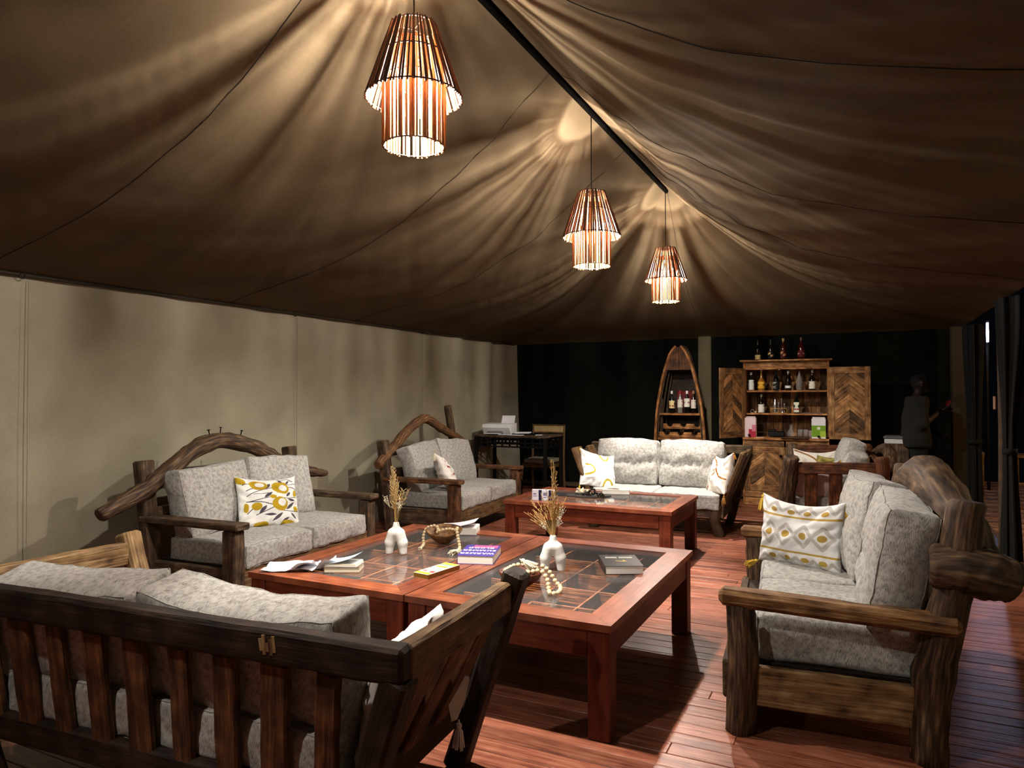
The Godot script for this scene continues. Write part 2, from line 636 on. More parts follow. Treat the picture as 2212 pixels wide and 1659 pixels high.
	M["pole"].roughness = 0.95
	M["steel"] = plain(Color(0.8, 0.8, 0.8), 0.25, 1.0)
	M["nail"] = plain(Color(0.05, 0.045, 0.04), 0.5, 0.4)
	M["white_plastic"] = plain(Color(0.80, 0.80, 0.80), 0.4)
	M["grey_plastic"] = plain(Color(0.35, 0.35, 0.36), 0.5)
	M["paper"] = plain(Color(0.86, 0.86, 0.88), 0.8)
	M["page"] = plain(Color(0.86, 0.82, 0.72), 0.9)
	M["page_white"] = plain(Color(0.88, 0.87, 0.84), 0.9)
	M["ceramic"] = plain(Color(0.86, 0.86, 0.84), 0.55)
	M["cotton"] = plain(Color(0.84, 0.82, 0.80), 0.95)
	M["cotton_pink"] = plain(Color(0.82, 0.74, 0.72), 0.95)
	M["mustard"] = plain(Color(0.78, 0.64, 0.22), 0.9)
	M["cream_yarn"] = plain(Color(0.84, 0.80, 0.70), 0.95)
	M["white_yarn"] = plain(Color(0.86, 0.85, 0.84), 0.95)
	M["rust"] = plain(Color(0.62, 0.22, 0.13), 0.95)
	M["rope"] = plain(Color(0.60, 0.40, 0.18), 0.95)
	M["bead"] = plain(Color(0.82, 0.74, 0.60), 0.6)
	M["straw"] = plain(Color(0.72, 0.58, 0.36), 0.8)
	M["straw_light"] = plain(Color(0.82, 0.72, 0.52), 0.8)
	M["bowl"] = mat(red, 0.45, Vector2(2, 2), Color(0.55, 0.5, 0.45))
	M["bowl_olive"] = mat(pale, 0.6, Vector2(2, 2), Color(0.7, 0.6, 0.42))
	M["cane"] = mat(cv, 0.9, Vector2(3, 3), Color(1.2, 1.1, 0.9))
	M["seat_cloth"] = mat(cv, 0.95, Vector2(2, 2), Color(0.9, 0.9, 0.9))
	var gl := StandardMaterial3D.new()
	gl.transparency = BaseMaterial3D.TRANSPARENCY_ALPHA
	gl.albedo_color = Color(0.93, 0.93, 0.93, 0.03)
	gl.roughness = 0.03
	gl.metallic_specular = 0.32
	M["glass_top"] = gl
	var g3m := StandardMaterial3D.new()
	g3m.transparency = BaseMaterial3D.TRANSPARENCY_ALPHA
	g3m.albedo_color = Color(0.95, 0.97, 0.97, 0.10)
	g3m.roughness = 0.05
	M["glass_clear"] = g3m
	for q in [["bottle_dark", Color(0.03, 0.035, 0.03)], ["bottle_green", Color(0.03, 0.06, 0.04)], ["bottle_amber", Color(0.22, 0.10, 0.03)], ["bottle_red", Color(0.20, 0.03, 0.02)], ["bottle_pale", Color(0.48, 0.47, 0.44)], ["bottle_gold", Color(0.58, 0.38, 0.14)]]:
		M[q[0]] = plain(q[1], 0.12)
		M[q[0]].metallic_specular = 0.6
	# reeds: thin dry stems that let some light through
	for k in 3:
		var r := StandardMaterial3D.new()
		r.albedo_texture = pale[0]
		r.albedo_color = [Color(0.72, 0.50, 0.33), Color(0.88, 0.68, 0.47), Color(0.50, 0.33, 0.22)][k]
		r.uv1_scale = Vector3(2, 4, 1)
		r.roughness = 0.55
		r.backlight_enabled = true
		r.backlight = [Color(0.34, 0.21, 0.11), Color(0.48, 0.34, 0.19), Color(0.16, 0.09, 0.045)][k]
		M["reed_%d" % k] = r
		var s := StandardMaterial3D.new()
		s.albedo_texture = pale[0]
		s.albedo_color = [Color(1.0, 0.93, 0.8), Color(1.0, 0.88, 0.68), Color(0.95, 0.78, 0.55)][k]
		s.uv1_scale = Vector3(2, 4, 1)
		s.roughness = 0.6
		s.backlight_enabled = true
		s.backlight = [Color(0.62, 0.55, 0.42), Color(0.52, 0.42, 0.27), Color(0.36, 0.25, 0.12)][k]
		M["inner_reed_%d" % k] = s
	var bulb := StandardMaterial3D.new()
	bulb.albedo_color = Color(1, 1, 1)
	bulb.emission_enabled = true
	bulb.emission = Color(1.0, 0.93, 0.82)
	bulb.emission_energy_multiplier = 12.0
	M["bulb"] = bulb
	var tube := bulb.duplicate()
	tube.emission = Color(0.8, 0.88, 1.0)
	tube.emission_energy_multiplier = 4.0
	M["tube_light"] = tube
	M["skin"] = plain(Color(0.13, 0.08, 0.055), 0.6)
	M["hair"] = plain(Color(0.02, 0.018, 0.016), 0.9)
	M["shirt"] = plain(Color(0.085, 0.085, 0.08), 0.95)
	M["trousers"] = plain(Color(0.05, 0.075, 0.07), 0.95)
	M["shoe"] = plain(Color(0.03, 0.03, 0.03), 0.6)
	M["olive_print"] = mat(weave(512, 512, [c1, c2], [0.6, 1.0], 4.0, lut([Color(0.30, 0.28, 0.12), Color(0.62, 0.58, 0.30)], [0.35, 0.65]), 0.0), 0.95, Vector2(1.0, 1.0))
	M["flowers"] = mat([flower_print(), null], 0.95)
	M["diamonds"] = mat([diamond_print(), null], 0.95)
	M["arcs"] = mat([arc_print(), null], 0.95)
	M["tufts"] = mat([tuft_print(), null], 0.95)
	M["ropes"] = mat([rope_print(), null], 0.95)

# ---------------------------------------------------------------- printed patterns
var px: PackedByteArray
var pw := 512

func canvas_start(c: Color):
	px = PackedByteArray()
	px.resize(pw * pw * 3)
	for i in pw * pw:
		px[i * 3] = int(c.r * 255)
		px[i * 3 + 1] = int(c.g * 255)
		px[i * 3 + 2] = int(c.b * 255)

func canvas_end() -> ImageTexture:
	return ImageTexture.create_from_image(Image.create_from_data(pw, pw, false, Image.FORMAT_RGB8, px))

func put(x: int, y: int, c: Color):
	if x < 0 or y < 0 or x >= pw or y >= pw:
		return
	var i := (y * pw + x) * 3
	px[i] = int(c.r * 255)
	px[i + 1] = int(c.g * 255)
	px[i + 2] = int(c.b * 255)

# ellipse, optionally a ring (hole given as fraction, shifted)
func oval(cx: float, cy: float, rx: float, ry: float, rot: float, c: Color, pw2 := 1.0, grain := 0.0):
	var R := int(maxf(rx, ry)) + 2
	for y in range(int(cy) - R, int(cy) + R):
		for x in range(int(cx) - R, int(cx) + R):
			var d := Vector2(x - cx, y - cy).rotated(-rot)
			var q := pow(absf(d.x / rx), 2.0 * pw2) + pow(absf(d.y / ry), 2.0)
			if q <= 1.0:
				var k := 1.0 + grain * nz.get_noise_2d(x * 0.35, y * 0.35)
				put(x, y, Color(clampf(c.r * k, 0, 1), clampf(c.g * k, 0, 1), clampf(c.b * k, 0, 1)))

func leaf(cx: float, cy: float, l: float, w: float, rot: float, c: Color):
	var R := int(l) + 2
	for y in range(int(cy) - R, int(cy) + R):
		for x in range(int(cx) - R, int(cx) + R):
			var d := Vector2(x - cx, y - cy).rotated(-rot)
			if absf(d.x) < l and absf(d.y) < w * (1.0 - pow(d.x / l, 2.0)):
				put(x, y, c)

func stroke(pts: Array, w: float, c: Color, grain := 0.0):
	for i in pts.size() - 1:
		var a: Vector2 = pts[i]
		var b: Vector2 = pts[i + 1]
		var n := int(a.distance_to(b) / maxf(w * 0.3, 1.0)) + 1
		for k in n + 1:
			var p := a.lerp(b, float(k) / n)
			oval(p.x, p.y, w / 2, w / 2, 0.0, c, 1.0, grain)

func curve(a: Vector2, m: Vector2, b: Vector2, w: float, c: Color, grain := 0.0):
	var p := []
	for k in 13:
		var t := k / 12.0
		p.append(a * (1 - t) * (1 - t) + m * 2 * t * (1 - t) + b * t * t)
	stroke(p, w, c, grain)

func flower_print() -> ImageTexture:
	var W := Color(0.86, 0.86, 0.85)
	var Y := Color(0.66, 0.55, 0.10)
	var G := Color(0.28, 0.26, 0.30)
	canvas_start(W)
	curve(Vector2(40, 95), Vector2(70, 70), Vector2(120, 72), 8, G)
	curve(Vector2(60, 160), Vector2(110, 120), Vector2(140, 115), 8, G)
	curve(Vector2(70, 210), Vector2(180, 120), Vector2(290, 120), 8, G)
	curve(Vector2(120, 190), Vector2(200, 180), Vector2(250, 185), 7, G)
	curve(Vector2(60, 270), Vector2(160, 260), Vector2(260, 225), 8, G)
	curve(Vector2(60, 270), Vector2(180, 265), Vector2(280, 315), 8, G)
	curve(Vector2(140, 400), Vector2(210, 370), Vector2(300, 320), 8, G)
	curve(Vector2(60, 390), Vector2(85, 360), Vector2(110, 340), 8, G)
	curve(Vector2(330, 360), Vector2(420, 370), Vector2(500, 380), 7, G)
	curve(Vector2(370, 240), Vector2(430, 235), Vector2(500, 235), 7, G)
	curve(Vector2(380, 90), Vector2(440, 80), Vector2(505, 90), 7, G)
	curve(Vector2(400, 115), Vector2(460, 110), Vector2(510, 150), 7, G)
	curve(Vector2(320, 25), Vector2(420, 5), Vector2(480, 55), 7, G)
	leaf(240, 95, 34, 15, -1.1, G)
	leaf(235, 205, 48, 15, -0.75, G)
	leaf(350, 40, 30, 14, 1.2, G)
	leaf(420, 60, 30, 13, -0.7, G)
	leaf(425, 195, 34, 13, -0.9, G)
	leaf(440, 260, 36, 13, 0.4, G)
	leaf(430, 320, 52, 14, -0.75, G)
	leaf(190, 350, 46, 16, -0.9, G)
	leaf(250, 405, 50, 12, 0.05, G)
	leaf(310, 430, 66, 15, -0.75, G)
	leaf(380, 455, 40, 11, -0.6, G)
	leaf(455, 420, 40, 13, 0.95, G)
	oval(30, 50, 42, 40, 0, Y, 1, 0.25)
	oval(165, 85, 72, 50, 0.3, Y, 1, 0.25)
	oval(178, 80, 36, 27, 0.3, W)
	oval(350, 120, 88, 66, 0.5, Y, 1, 0.25)
	oval(372, 125, 42, 34, 0.5, W)
	oval(335, 300, 72, 70, 0, Y, 1, 0.25)
	oval(352, 285, 38, 37, 0, W)
	oval(275, 225, 28, 24, 0, Y, 1, 0.25)
	oval(140, 320, 42, 38, 0, Y, 1, 0.25)
	oval(55, 330, 22, 46, 0, Y, 1, 0.25)
	oval(478, 350, 22, 28, 0, Y, 1, 0.25)
	oval(490, 190, 20, 40, 0.3, Y, 1, 0.25)
	oval(400, 500, 60, 40, 0, Y, 1, 0.25)
	oval(180, 500, 60, 26, 0, Y, 1, 0.25)
	return canvas_end()

func diamond_print() -> ImageTexture:
	var W := Color(0.85, 0.85, 0.85)
	var G := Color(0.70, 0.69, 0.67)
	var Y := Color(0.66, 0.55, 0.27)
	canvas_start(W)
	for k in 4:
		var cx := 90.0 + 112 * k
		stroke([Vector2(cx - 56, 275), Vector2(cx, 195), Vector2(cx + 56, 275), Vector2(cx, 355), Vector2(cx - 56, 275)], 24, G, 0.25)
		oval(cx, 275, 23, 25, 0, Y, 1, 0.4)
	for k in 5:
		var cx := 60.0 + 104 * k
		stroke([Vector2(cx - 52, 20), Vector2(cx, 85), Vector2(cx + 52, 20)], 22, G, 0.25)
		stroke([Vector2(cx - 52, 500), Vector2(cx, 445), Vector2(cx + 52, 500)], 22, G, 0.25)
		if k < 4:
			oval(cx + 52, 80, 22, 22, 0, Y, 1, 0.4)
			oval(cx + 52, 455, 22, 20, 0, Y, 1, 0.4)
	stroke([Vector2(0, 130), Vector2(256, 126), Vector2(512, 128)], 17, Y, 0.4)
	stroke([Vector2(0, 402), Vector2(256, 404), Vector2(512, 398)], 15, Y, 0.4)
	return canvas_end()

func arc_print() -> ImageTexture:
	var W := Color(0.86, 0.86, 0.86)
	var G := Color(0.74, 0.73, 0.72)
	var Y := Color(0.62, 0.56, 0.14)
	canvas_start(W)
	for q in [[330, 0, 0.0], [390, 512, PI], [60, 300, -PI / 2]]:
		for r in [[70, 26, Y], [125, 12, G]]:
			var p := []
			for k in 17:
				var a := PI * k / 16.0
				var v := Vector2(cos(a) * r[0], sin(a) * r[0] * 1.7).rotated(q[2])
				p.append(Vector2(q[0], q[1]) + v)
			stroke(p, r[1], r[2], 0.2)
	return canvas_end()

func tuft_print() -> ImageTexture:
	var W := Color(0.84, 0.82, 0.80)
	var R := Color(0.55, 0.17, 0.11)
	canvas_start(W)
	for k in 4:
		var y := 70.0 + 125 * k
		stroke([Vector2(300, y), Vector2(345, y - 26), Vector2(400, y - 20), Vector2(440, y + 26)], 24, R, 0.4)
		stroke([Vector2(120, y + 20), Vector2(170, y - 10), Vector2(215, y + 24)], 22, R, 0.4)
		for s in [30, 250, 470]:
			stroke([Vector2(s, y - 50), Vector2(s + 12, y), Vector2(s, y + 50)], 7, Color(0.7, 0.68, 0.66))
	return canvas_end()

func rope_print() -> ImageTexture:
	var W := Color(0.85, 0.83, 0.79)
	canvas_start(W)
	var R := Color(0.52, 0.34, 0.15)
	curve(Vector2(20, 20), Vector2(230, 30), Vector2(300, 190), 22, R, 0.35)
	curve(Vector2(300, 190), Vector2(340, 320), Vector2(500, 330), 22, R, 0.35)
	curve(Vector2(20, 500), Vector2(150, 300), Vector2(300, 190), 20, R, 0.35)
	for k in 6:
		curve(Vector2(40 + k * 16, 430), Vector2(150 + k * 14, 250), Vector2(60 + k * 14, 100), 6, Color(0.72, 0.70, 0.66))
	return canvas_end()

# ---------------------------------------------------------------- the tent
func room():
	# floor of boards along x
	var fb := mb()
	bx(fb, Vector3(-1.9, -0.075, -3.5), Vector3(6.9, 0.05, 14.6))
	var floor_ := struct("floor", fb, M["seam"])
	var z := 3.5
	var k := 0
	while z > -10.62:
		var w := 0.096 + 0.012 * rng.randf()
		var x0 := XL - 0.02
		var xe := 1.18
		var cut := lerpf(x0 + 1.0, xe - 1.0, rng.randf())
		var hi := -0.0015 * rng.randf()
		for s in [[x0, cut - 0.0012], [cut + 0.0012, xe]]:
			var st := mb()
			beam(st, Vector3(s[0], -0.025 + hi, z - w / 2), Vector3(s[1], -0.025 + hi, z - w / 2), w - 0.0035, 0.05, Vector3.UP, 0.0025)
			part("floor_board", st, M["floor_%d" % (rng.randi() % 4)], floor_)
		z -= w
		k += 1
	# left canvas wall with soft vertical folds
	var wl := mb()
	var P := []
	var U := []
	for j in 13:
		var row := PackedVector3Array()
		var ur := PackedVector2Array()
		var y := 2.34 * j / 12.0
		for i in 260:
			var zz := lerpf(ZF, ZB + 0.02, i / 259.0)
			var amp := 0.010 + 0.016 * smoothstep(-6.5, -10.0, zz) * (0.4 + y / 2.4)
			var x := XL + amp * (sin(zz * 5.1 + sin(zz * 1.3) * 2.0) + 0.5 * sin(zz * 13.0 + y * 0.7)) - 0.012 * sin(PI * y / 2.34)
			if zz < -10.2:
				x += 0.09 * smoothstep(-10.2, -10.6, zz) * (1.2 - y / 2.4)
			row.append(Vector3(x, y, zz))
			ur.append(Vector2(zz, y))
		P.append(row)
		U.append(ur)
	sheet(wl, P, U, 0)
	var wall := struct("wall_left", wl, M["canvas_wall"])
	for q in [-1.4, -2.83, -5.43, -7.74]:
		var st := mb()
		var ring := []
		for i in 13:
			var a := TAU * i / 12
			ring.append(Vector3(XL + 0.05, 2.325 + sin(a) * 0.018, q + cos(a) * 0.018))
		sweep(st, ring, circ(0.005, 6), null, Vector3.RIGHT, 0, 0, 0, false)
		part("eyelet_ring", st, M["nail"], wall)
		var sm := mb()
		wire(sm, [Vector3(XL + 0.032, 0.05, q - 0.05), Vector3(XL + 0.032, 2.3, q - 0.05)], 0.003)
		part("wall_seam", sm, M["canvas_wall"], wall)
	# eave rope line
	var er := mb()
	wire(er, [Vector3(XL + 0.04, EY - 0.005, ZF), Vector3(XL + 0.04, EY - 0.005, ZB)], 0.012)
	struct("trim_1", er, M["seam"])
	# back wall of dark cloth
	var wb := mb()
	P = []
	U = []
	for j in 9:
		var row := PackedVector3Array()
		var ur := PackedVector2Array()
		for i in 160:
			var x := lerpf(XL, XR + 0.05, i / 159.0)
			var y := 2.36 * j / 8.0
			row.append(Vector3(x, y, ZB + 0.018 * sin(x * 7.0 + sin(x * 2.1) * 2.0) + 0.01 * sin(x * 19.0)))
			ur.append(Vector2(x, y))
		P.append(row)
		U.append(ur)
	sheet(wb, P, U, 0, true)
	var back := struct("wall_back", wb, M["dark_cloth"])
	var ps := mb()
	bx(ps, Vector3(-2.055, 1.18, ZB + 0.05), Vector3(0.19, 2.36, 0.03), 0.008)
	part("canvas_strip", ps, M["canvas_strip"], back)
	var bb := mb()
	bx(bb, Vector3(-2.0, 0.075, ZB + 0.06), Vector3(6.2, 0.07, 0.03), 0.004)
	struct("baseboard_back", bb, M["wood_grey"])
	# side behind the right-hand sofa, and the end behind the camera
	var wr := mb()
	bx(wr, Vector3(XR + 0.04, 1.18, -0.7), Vector3(0.03, 2.36, 8.6), 0.002)
	struct("wall_right", wr, M["canvas_wall"])
	var wf := mb()
	bx(wf, Vector3(-2.0, 1.95, ZF), Vector3(6.6, 3.9, 0.03), 0.002)
	struct("wall_front", wf, M["dark_cloth"])
	var th := mb()
	beam(th, Vector3(XR + 0.02, 0.03, ZB), Vector3(XR + 0.02, 0.03, -5.0), 0.09, 0.06)
	struct("trim_2", th, M["black_metal"])
	var th2 := mb()
	beam(th2, Vector3(XR + 0.10, 0.02, ZB), Vector3(XR + 0.10, 0.02, -5.0), 0.05, 0.03)
	struct("trim_3", th2, M["wood_tan"])

func roof_pt(side: int, t: float, v: float) -> Vector3:
	# t: 0 at the ridge, 1 at the eave
	var p: Vector3
	var ze := lerpf(ZE, ZB, t)
	if side == 0:
		p = Vector3(lerpf(RX, XL, t), 0, v)
	elif side == 1:
		p = Vector3(lerpf(RX, XR, t), 0, v)
	else:
		p = Vector3(lerpf(lerpf(RX, XL, t), lerpf(RX, XR, t), v), 0, ze)
	var y := lerpf(RY, EY, t)
	var sag := 0.36
	y -= sag * pow(sin(PI * pow(t, 0.85)), 1.2)
	# tension folds that fan out from the pole tops
	var f := 0.0
	for k in 2:
		var c := Vector2(RX, [ZE, -2.9][k])
		var d := Vector2(p.x, p.z) - c
		var r := d.length()
		var a := d.angle()
		var w: float = smoothstep(0.4, 1.3, r) * exp(-r / [3.2, 2.6][k]) * [1.0, 0.8][k]
		f += w * (fo.get_noise_2d(a * 5.0 + k * 40.0, r * 0.05) + 0.7 * fo.get_noise_2d(a * 11.0, r * 0.06 + k * 9.0) + 0.4 * fo.get_noise_2d(a * 23.0, r * 0.1 + k * 3.0))
	y += f * 0.033 * (1.0 - pow(t, 6.0))
	y += 0.012 * nz.get_noise_2d(p.x * 0.8, p.z * 0.8 + 20.0) * sin(PI * t)
	p.y = y
	return p

func roof_panel(side: int, a0: float, a1: float, n: int, nt: int) -> SurfaceTool:
	# side panels run between fixed z lines (a0 > a1); below -7.9 they stop at the hip
	var st := mb()
	var P := []
	var U := []
	for i in nt + 1:
		var t := float(i) / nt
		var row := PackedVector3Array()
		var ur := PackedVector2Array()
		for j in n + 1:
			var v := float(j) / n
			var q := lerpf(a0, a1, v)
			if side < 2 and a1 < ZE + 0.01:
				q = lerpf(a0, lerpf(ZE, ZB, t), v)
			elif side == 2:
				q = lerpf(a0, a1, v)
			var p := roof_pt(side, t, q)
			row.append(p)
			ur.append(Vector2(p.z, p.x * 1.1) if side < 2 else Vector2(p.x, p.z * 1.1))
		P.append(row)
		U.append(ur)
	sheet(st, P, U, 0, side != 0)
	return st

func tent_roof():
	var c := Node3D.new()
	c.name = "ceiling"
	add_child(c)
	c.set_meta("kind", "structure")
	var cuts := [ZF, 1.4, -0.6, -2.6, -4.62, -6.4, ZE]
	for side in 2:
		for i in cuts.size() - 1:
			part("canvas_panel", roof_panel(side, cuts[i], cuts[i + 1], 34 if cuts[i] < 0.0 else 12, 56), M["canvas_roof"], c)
			if i > 0:
				part("roof_seam", seam_line(side, cuts[i]), M["seam"], c)
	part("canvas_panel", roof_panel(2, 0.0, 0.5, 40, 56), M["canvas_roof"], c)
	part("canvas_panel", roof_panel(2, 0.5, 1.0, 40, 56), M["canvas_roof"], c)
	for q in [0.5]:
		part("roof_seam", seam_line(2, q), M["seam"], c)
	var rp := mb()
	log_(rp, [Vector3(RX, RY - 0.04, ZF), Vector3(RX, RY - 0.04, -2.0), Vector3(RX, RY - 0.04, ZE + 0.02)], [0.024, 0.024, 0.024], 10, 0.0, 3, 4)
	struct("trim_4", rp, M["pole"])

func seam_line(side: int, v: float) -> SurfaceTool:
	var st := mb()
	var pts := []
	for i in 41:
		pts.append(roof_pt(side, i / 40.0 * 0.995, v) + Vector3(0, -0.004, 0))
	sweep(st, pts, circ(0.0022, 5), null, Vector3(0.1, 1, 0.2), 0)
	return st

func drape(label: String, n: String, x: float, z: float, wt: float, wm: float, ytie: float, wb: float, h: float, sd: int, folds := 7, dx := 0.0, y0 := 0.05, dz := 0.0):
	# bunched curtain hung along z, gathered at ytie
	var o := thing(n, label, "curtain", Transform3D.IDENTITY, "")
	var st := mb()
	var P := []
	var U := []
	for j in 31:
		var y := lerpf(h, y0, j / 30.0)
		var w := wt
		if y > ytie:
			w = lerpf(wm, wt, smoothstep(ytie, h, y))
		else:
			w = lerpf(wb, wm, smoothstep(0.0, ytie, y))
		var row := PackedVector3Array()
		var ur := PackedVector2Array()
		for i in 121:
			var a := TAU * i / 120.0
			var r := w / 2 * (1.0 + 0.16 * sin(a * folds + sd + y * 0.4) + 0.06 * sin(a * 17.0 + y * 2.0))
			row.append(Vector3(x + dx * (h - y) + sin(a) * r * 0.55, y, z + dz * smoothstep(ytie, h, y) + cos(a) * r))
			ur.append(Vector2(a * w / 2, y))
		P.append(row)
		U.append(ur)
	sheet(st, P, U, 0)
	part("cloth", st, M["drape"], o)
	var tie := mb()
	var ring := []
	for i in 17:
		var a := TAU * i / 16.0
		ring.append(Vector3(x + dx * (h - ytie) + sin(a) * wm * 0.33, ytie, z + cos(a) * wm * 0.58))
	sweep(tie, ring, rectp(0.01, 0.05, 0.0), null, Vector3.UP, 0, 0, 0, false)
	part("tie_band", tie, M["drape"], o)

func outside():
	var hp := mb()
	log_(hp, [Vector3(XR, 0, -7.75), Vector3(XR + 0.01, 1.2, -7.75), Vector3(XR, 2.36, -7.75)], [0.04, 0.037, 0.035], 10, 0.004, 2, 3)
	tag(part(numbered("tent_post"), hp, M["wood_dark"], self), "thin wooden tent post rising beside the tied dark curtain at the open side", "post")
	var hp2 := mb()
	bx(hp2, Vector3(XR - 0.03, 1.18, -10.35), Vector3(0.22, 2.36, 0.06), 0.02)
	tag(part(numbered("corner_post"), hp2, M["canvas_dim"], self), "canvas-wrapped corner post behind the standing person", "post")
	drape("black curtain gathered against the canvas-wrapped corner post", "curtain", XR + 0.03, -9.75, 0.34, 0.22, 0.95, 0.26, 2.3, 3)
	drape("black curtain tied in the middle beside the thin wooden tent post, lower corner flaring", "curtain", XR + 0.02, -7.50, 0.46, 0.16, 1.0, 0.26, 2.3, 1, 6, 0.0, 0.05, 0.38)
	var sw := mb()
	bx(sw, Vector3(XR - 0.045, 1.42, -7.80), Vector3(0.012, 0.12, 0.07), 0.003)
	tag(part(numbered("switch_box"), sw, plain(Color(0.62, 0.48, 0.38), 0.6), self), "small tan switch box fixed to the thin wooden tent post", "switch")
	# deck outside
	var dk := mb()
	bx(dk, Vector3(4.3, -0.08, -8.0), Vector3(6.1, 0.05, 14.0))
	var deck := struct("floor_deck", dk, M["seam"])
	var x := 1.29
	var k := 0
	var zc := -1.6
	while zc > -14.6:
		var st := mb()
		beam(st, Vector3(1.3, -0.03, zc), Vector3(6.5, -0.03, zc), 0.136, 0.05, Vector3.UP, 0.003)
		part("deck_board", st, M["plank_%d" % (k % 3)], deck)
		zc -= 0.14
		k += 1
	railing("pale wooden deck railing seen right of the tied curtain", [Vector3(1.78, 0, -11.75), Vector3(3.6, 0, -11.75)])
	railing("short pale wooden deck railing seen between the post and the tied curtain", [Vector3(1.52, 0, -11.75), Vector3(1.52, 0, -13.0)])
	# deck lights
	var lt := thing("deck_light", "small white tube light glowing out on the dark deck", "lamp", Transform3D.IDENTITY)
	var tb := mb()
	log_(tb, [Vector3(1.79, 2.32, -13.2), Vector3(1.79, 2.62, -13.2)], [0.018, 0.018], 8, 0.0, 0, 2)
	part("tube", tb, M["tube_light"], lt)
	var hd := mb()
	bx(hd, Vector3(1.79, 2.64, -13.2), Vector3(0.05, 0.05, 0.05), 0.01)
	bx(hd, Vector3(1.79, 1.3, -13.25), Vector3(0.04, 2.7, 0.04), 0.006)
	part("stand", hd, M["black_metal"], lt)
	var o := OmniLight3D.new()
	o.name = "deck_tube_glow"
	o.position = Vector3(1.79, 2.45, -13.15)
	o.light_color = Color(0.84, 0.84, 1.0)
	o.light_energy = 1.1
	o.light_size = 0.05
	o.omni_range = 30.0
	o.omni_attenuation = 2.0
	o.shadow_enabled = true
	add_child(o)
	var l2 := thing("deck_lantern", "hanging deck lantern beyond the right edge lighting the railing", "lamp", at(Vector3(3.3, 2.3, -9.0)))
	var lb := mb()
	ball(lb, Vector3.ZERO, 0.05, 10)
	part("bulb", lb, M["bulb"], l2)
	var lc := mb()
	wire(lc, [Vector3(0, 0.06, 0), Vector3(0, 1.2, 0)], 0.005)
	lathe(lc, [Vector2(0.005, 0.12), Vector2(0.12, 0.05), Vector2(0.125, 0.045), Vector2(0.006, 0.11)], 16)
	part("cap", lc, M["black_metal"], l2)
	var o2 := OmniLight3D.new()
	o2.name = "deck_lantern_glow"
	o2.position = Vector3(3.3, 2.3, -9.0)
	o2.light_color = Color(1.0, 0.78, 0.55)
	o2.light_energy = 3.0
	o2.light_size = 0.05
	o2.omni_range = 30.0
	o2.omni_attenuation = 2.0
	o2.shadow_enabled = true
	add_child(o2)

func railing(label: String, ps: Array):
	var o := thing("deck_railing", label, "railing", Transform3D.IDENTITY)
	var a: Vector3 = ps[0]
	var b: Vector3 = ps[1]
	for y in [[0.655, 0.06, "top_rail"], [0.26, 0.05, "bottom_rail"]]:
		var st := mb()
		beam(st, a + Vector3.UP * y[0], b + Vector3.UP * y[0], 0.05, y[1], Vector3.UP, 0.005)
		part(y[2], st, M["wood_blond"], o)
	var n := int(a.distance_to(b) / 0.13)
	for i in n + 1:
		var p := a.lerp(b, float(i) / n)
		var st := mb()
		beam(st, p + Vector3.UP * (0.0 if i % 7 == 0 else 0.26), p + Vector3.UP * 0.63, 0.028, 0.028, Vector3.RIGHT, 0.003)
		part("baluster", st, M["wood_blond"], o)

# ---------------------------------------------------------------- lamps
func lamps():
	# the fourth lamp hangs behind the camera, over the other end of the tent
	var spec := [[-2.86, 2.955, "largest of the three reed pendant lamps, nearest, hanging over the pair of front tables", 0.0],
		[-5.40, 2.785, "middle of the three two-tier reed pendant lamps, hanging from the ridge pole", 40.0],
		[-7.83, 2.785, "smallest and farthest of the three reed pendant lamps, at the end of the ridge", 75.0], [-0.35, 2.95, "reed pendant lamp behind the viewpoint, near the entrance end of the ridge", 10.0]]
	var proto: Node3D = null
	for s in spec:
		var o: Node3D
		if proto == null:
			proto = make_lamp()
			o = proto
		else:
			o = proto.duplicate()
			o.name = numbered("pendant_lamp")
			add_child(o)
		o.transform = at(Vector3(RX, s[1], s[0]), s[3])
		tag(o, s[2], "lamp", "two-tier reed pendant lamps along the ridge")
		var cd := mb()
		wire(cd, [Vector3(0, 0.195, 0), Vector3(0, RY - 0.07 - s[1], 0)], 0.0045)
		part("cord", cd, M["black_metal"], o)
		var l := OmniLight3D.new()
		l.name = numbered("pendant_glow")
		l.position = Vector3(RX, s[1] + 0.09, s[0])
		l.light_color = Color(1.0, 0.965, 0.92)
		l.light_energy = [20.0, 20.0, 16.5, 8.5][spec.find(s)]
		l.light_size = 0.034
		l.omni_range = 30.0
		l.omni_attenuation = 2.0
		l.shadow_enabled = true
		add_child(l)

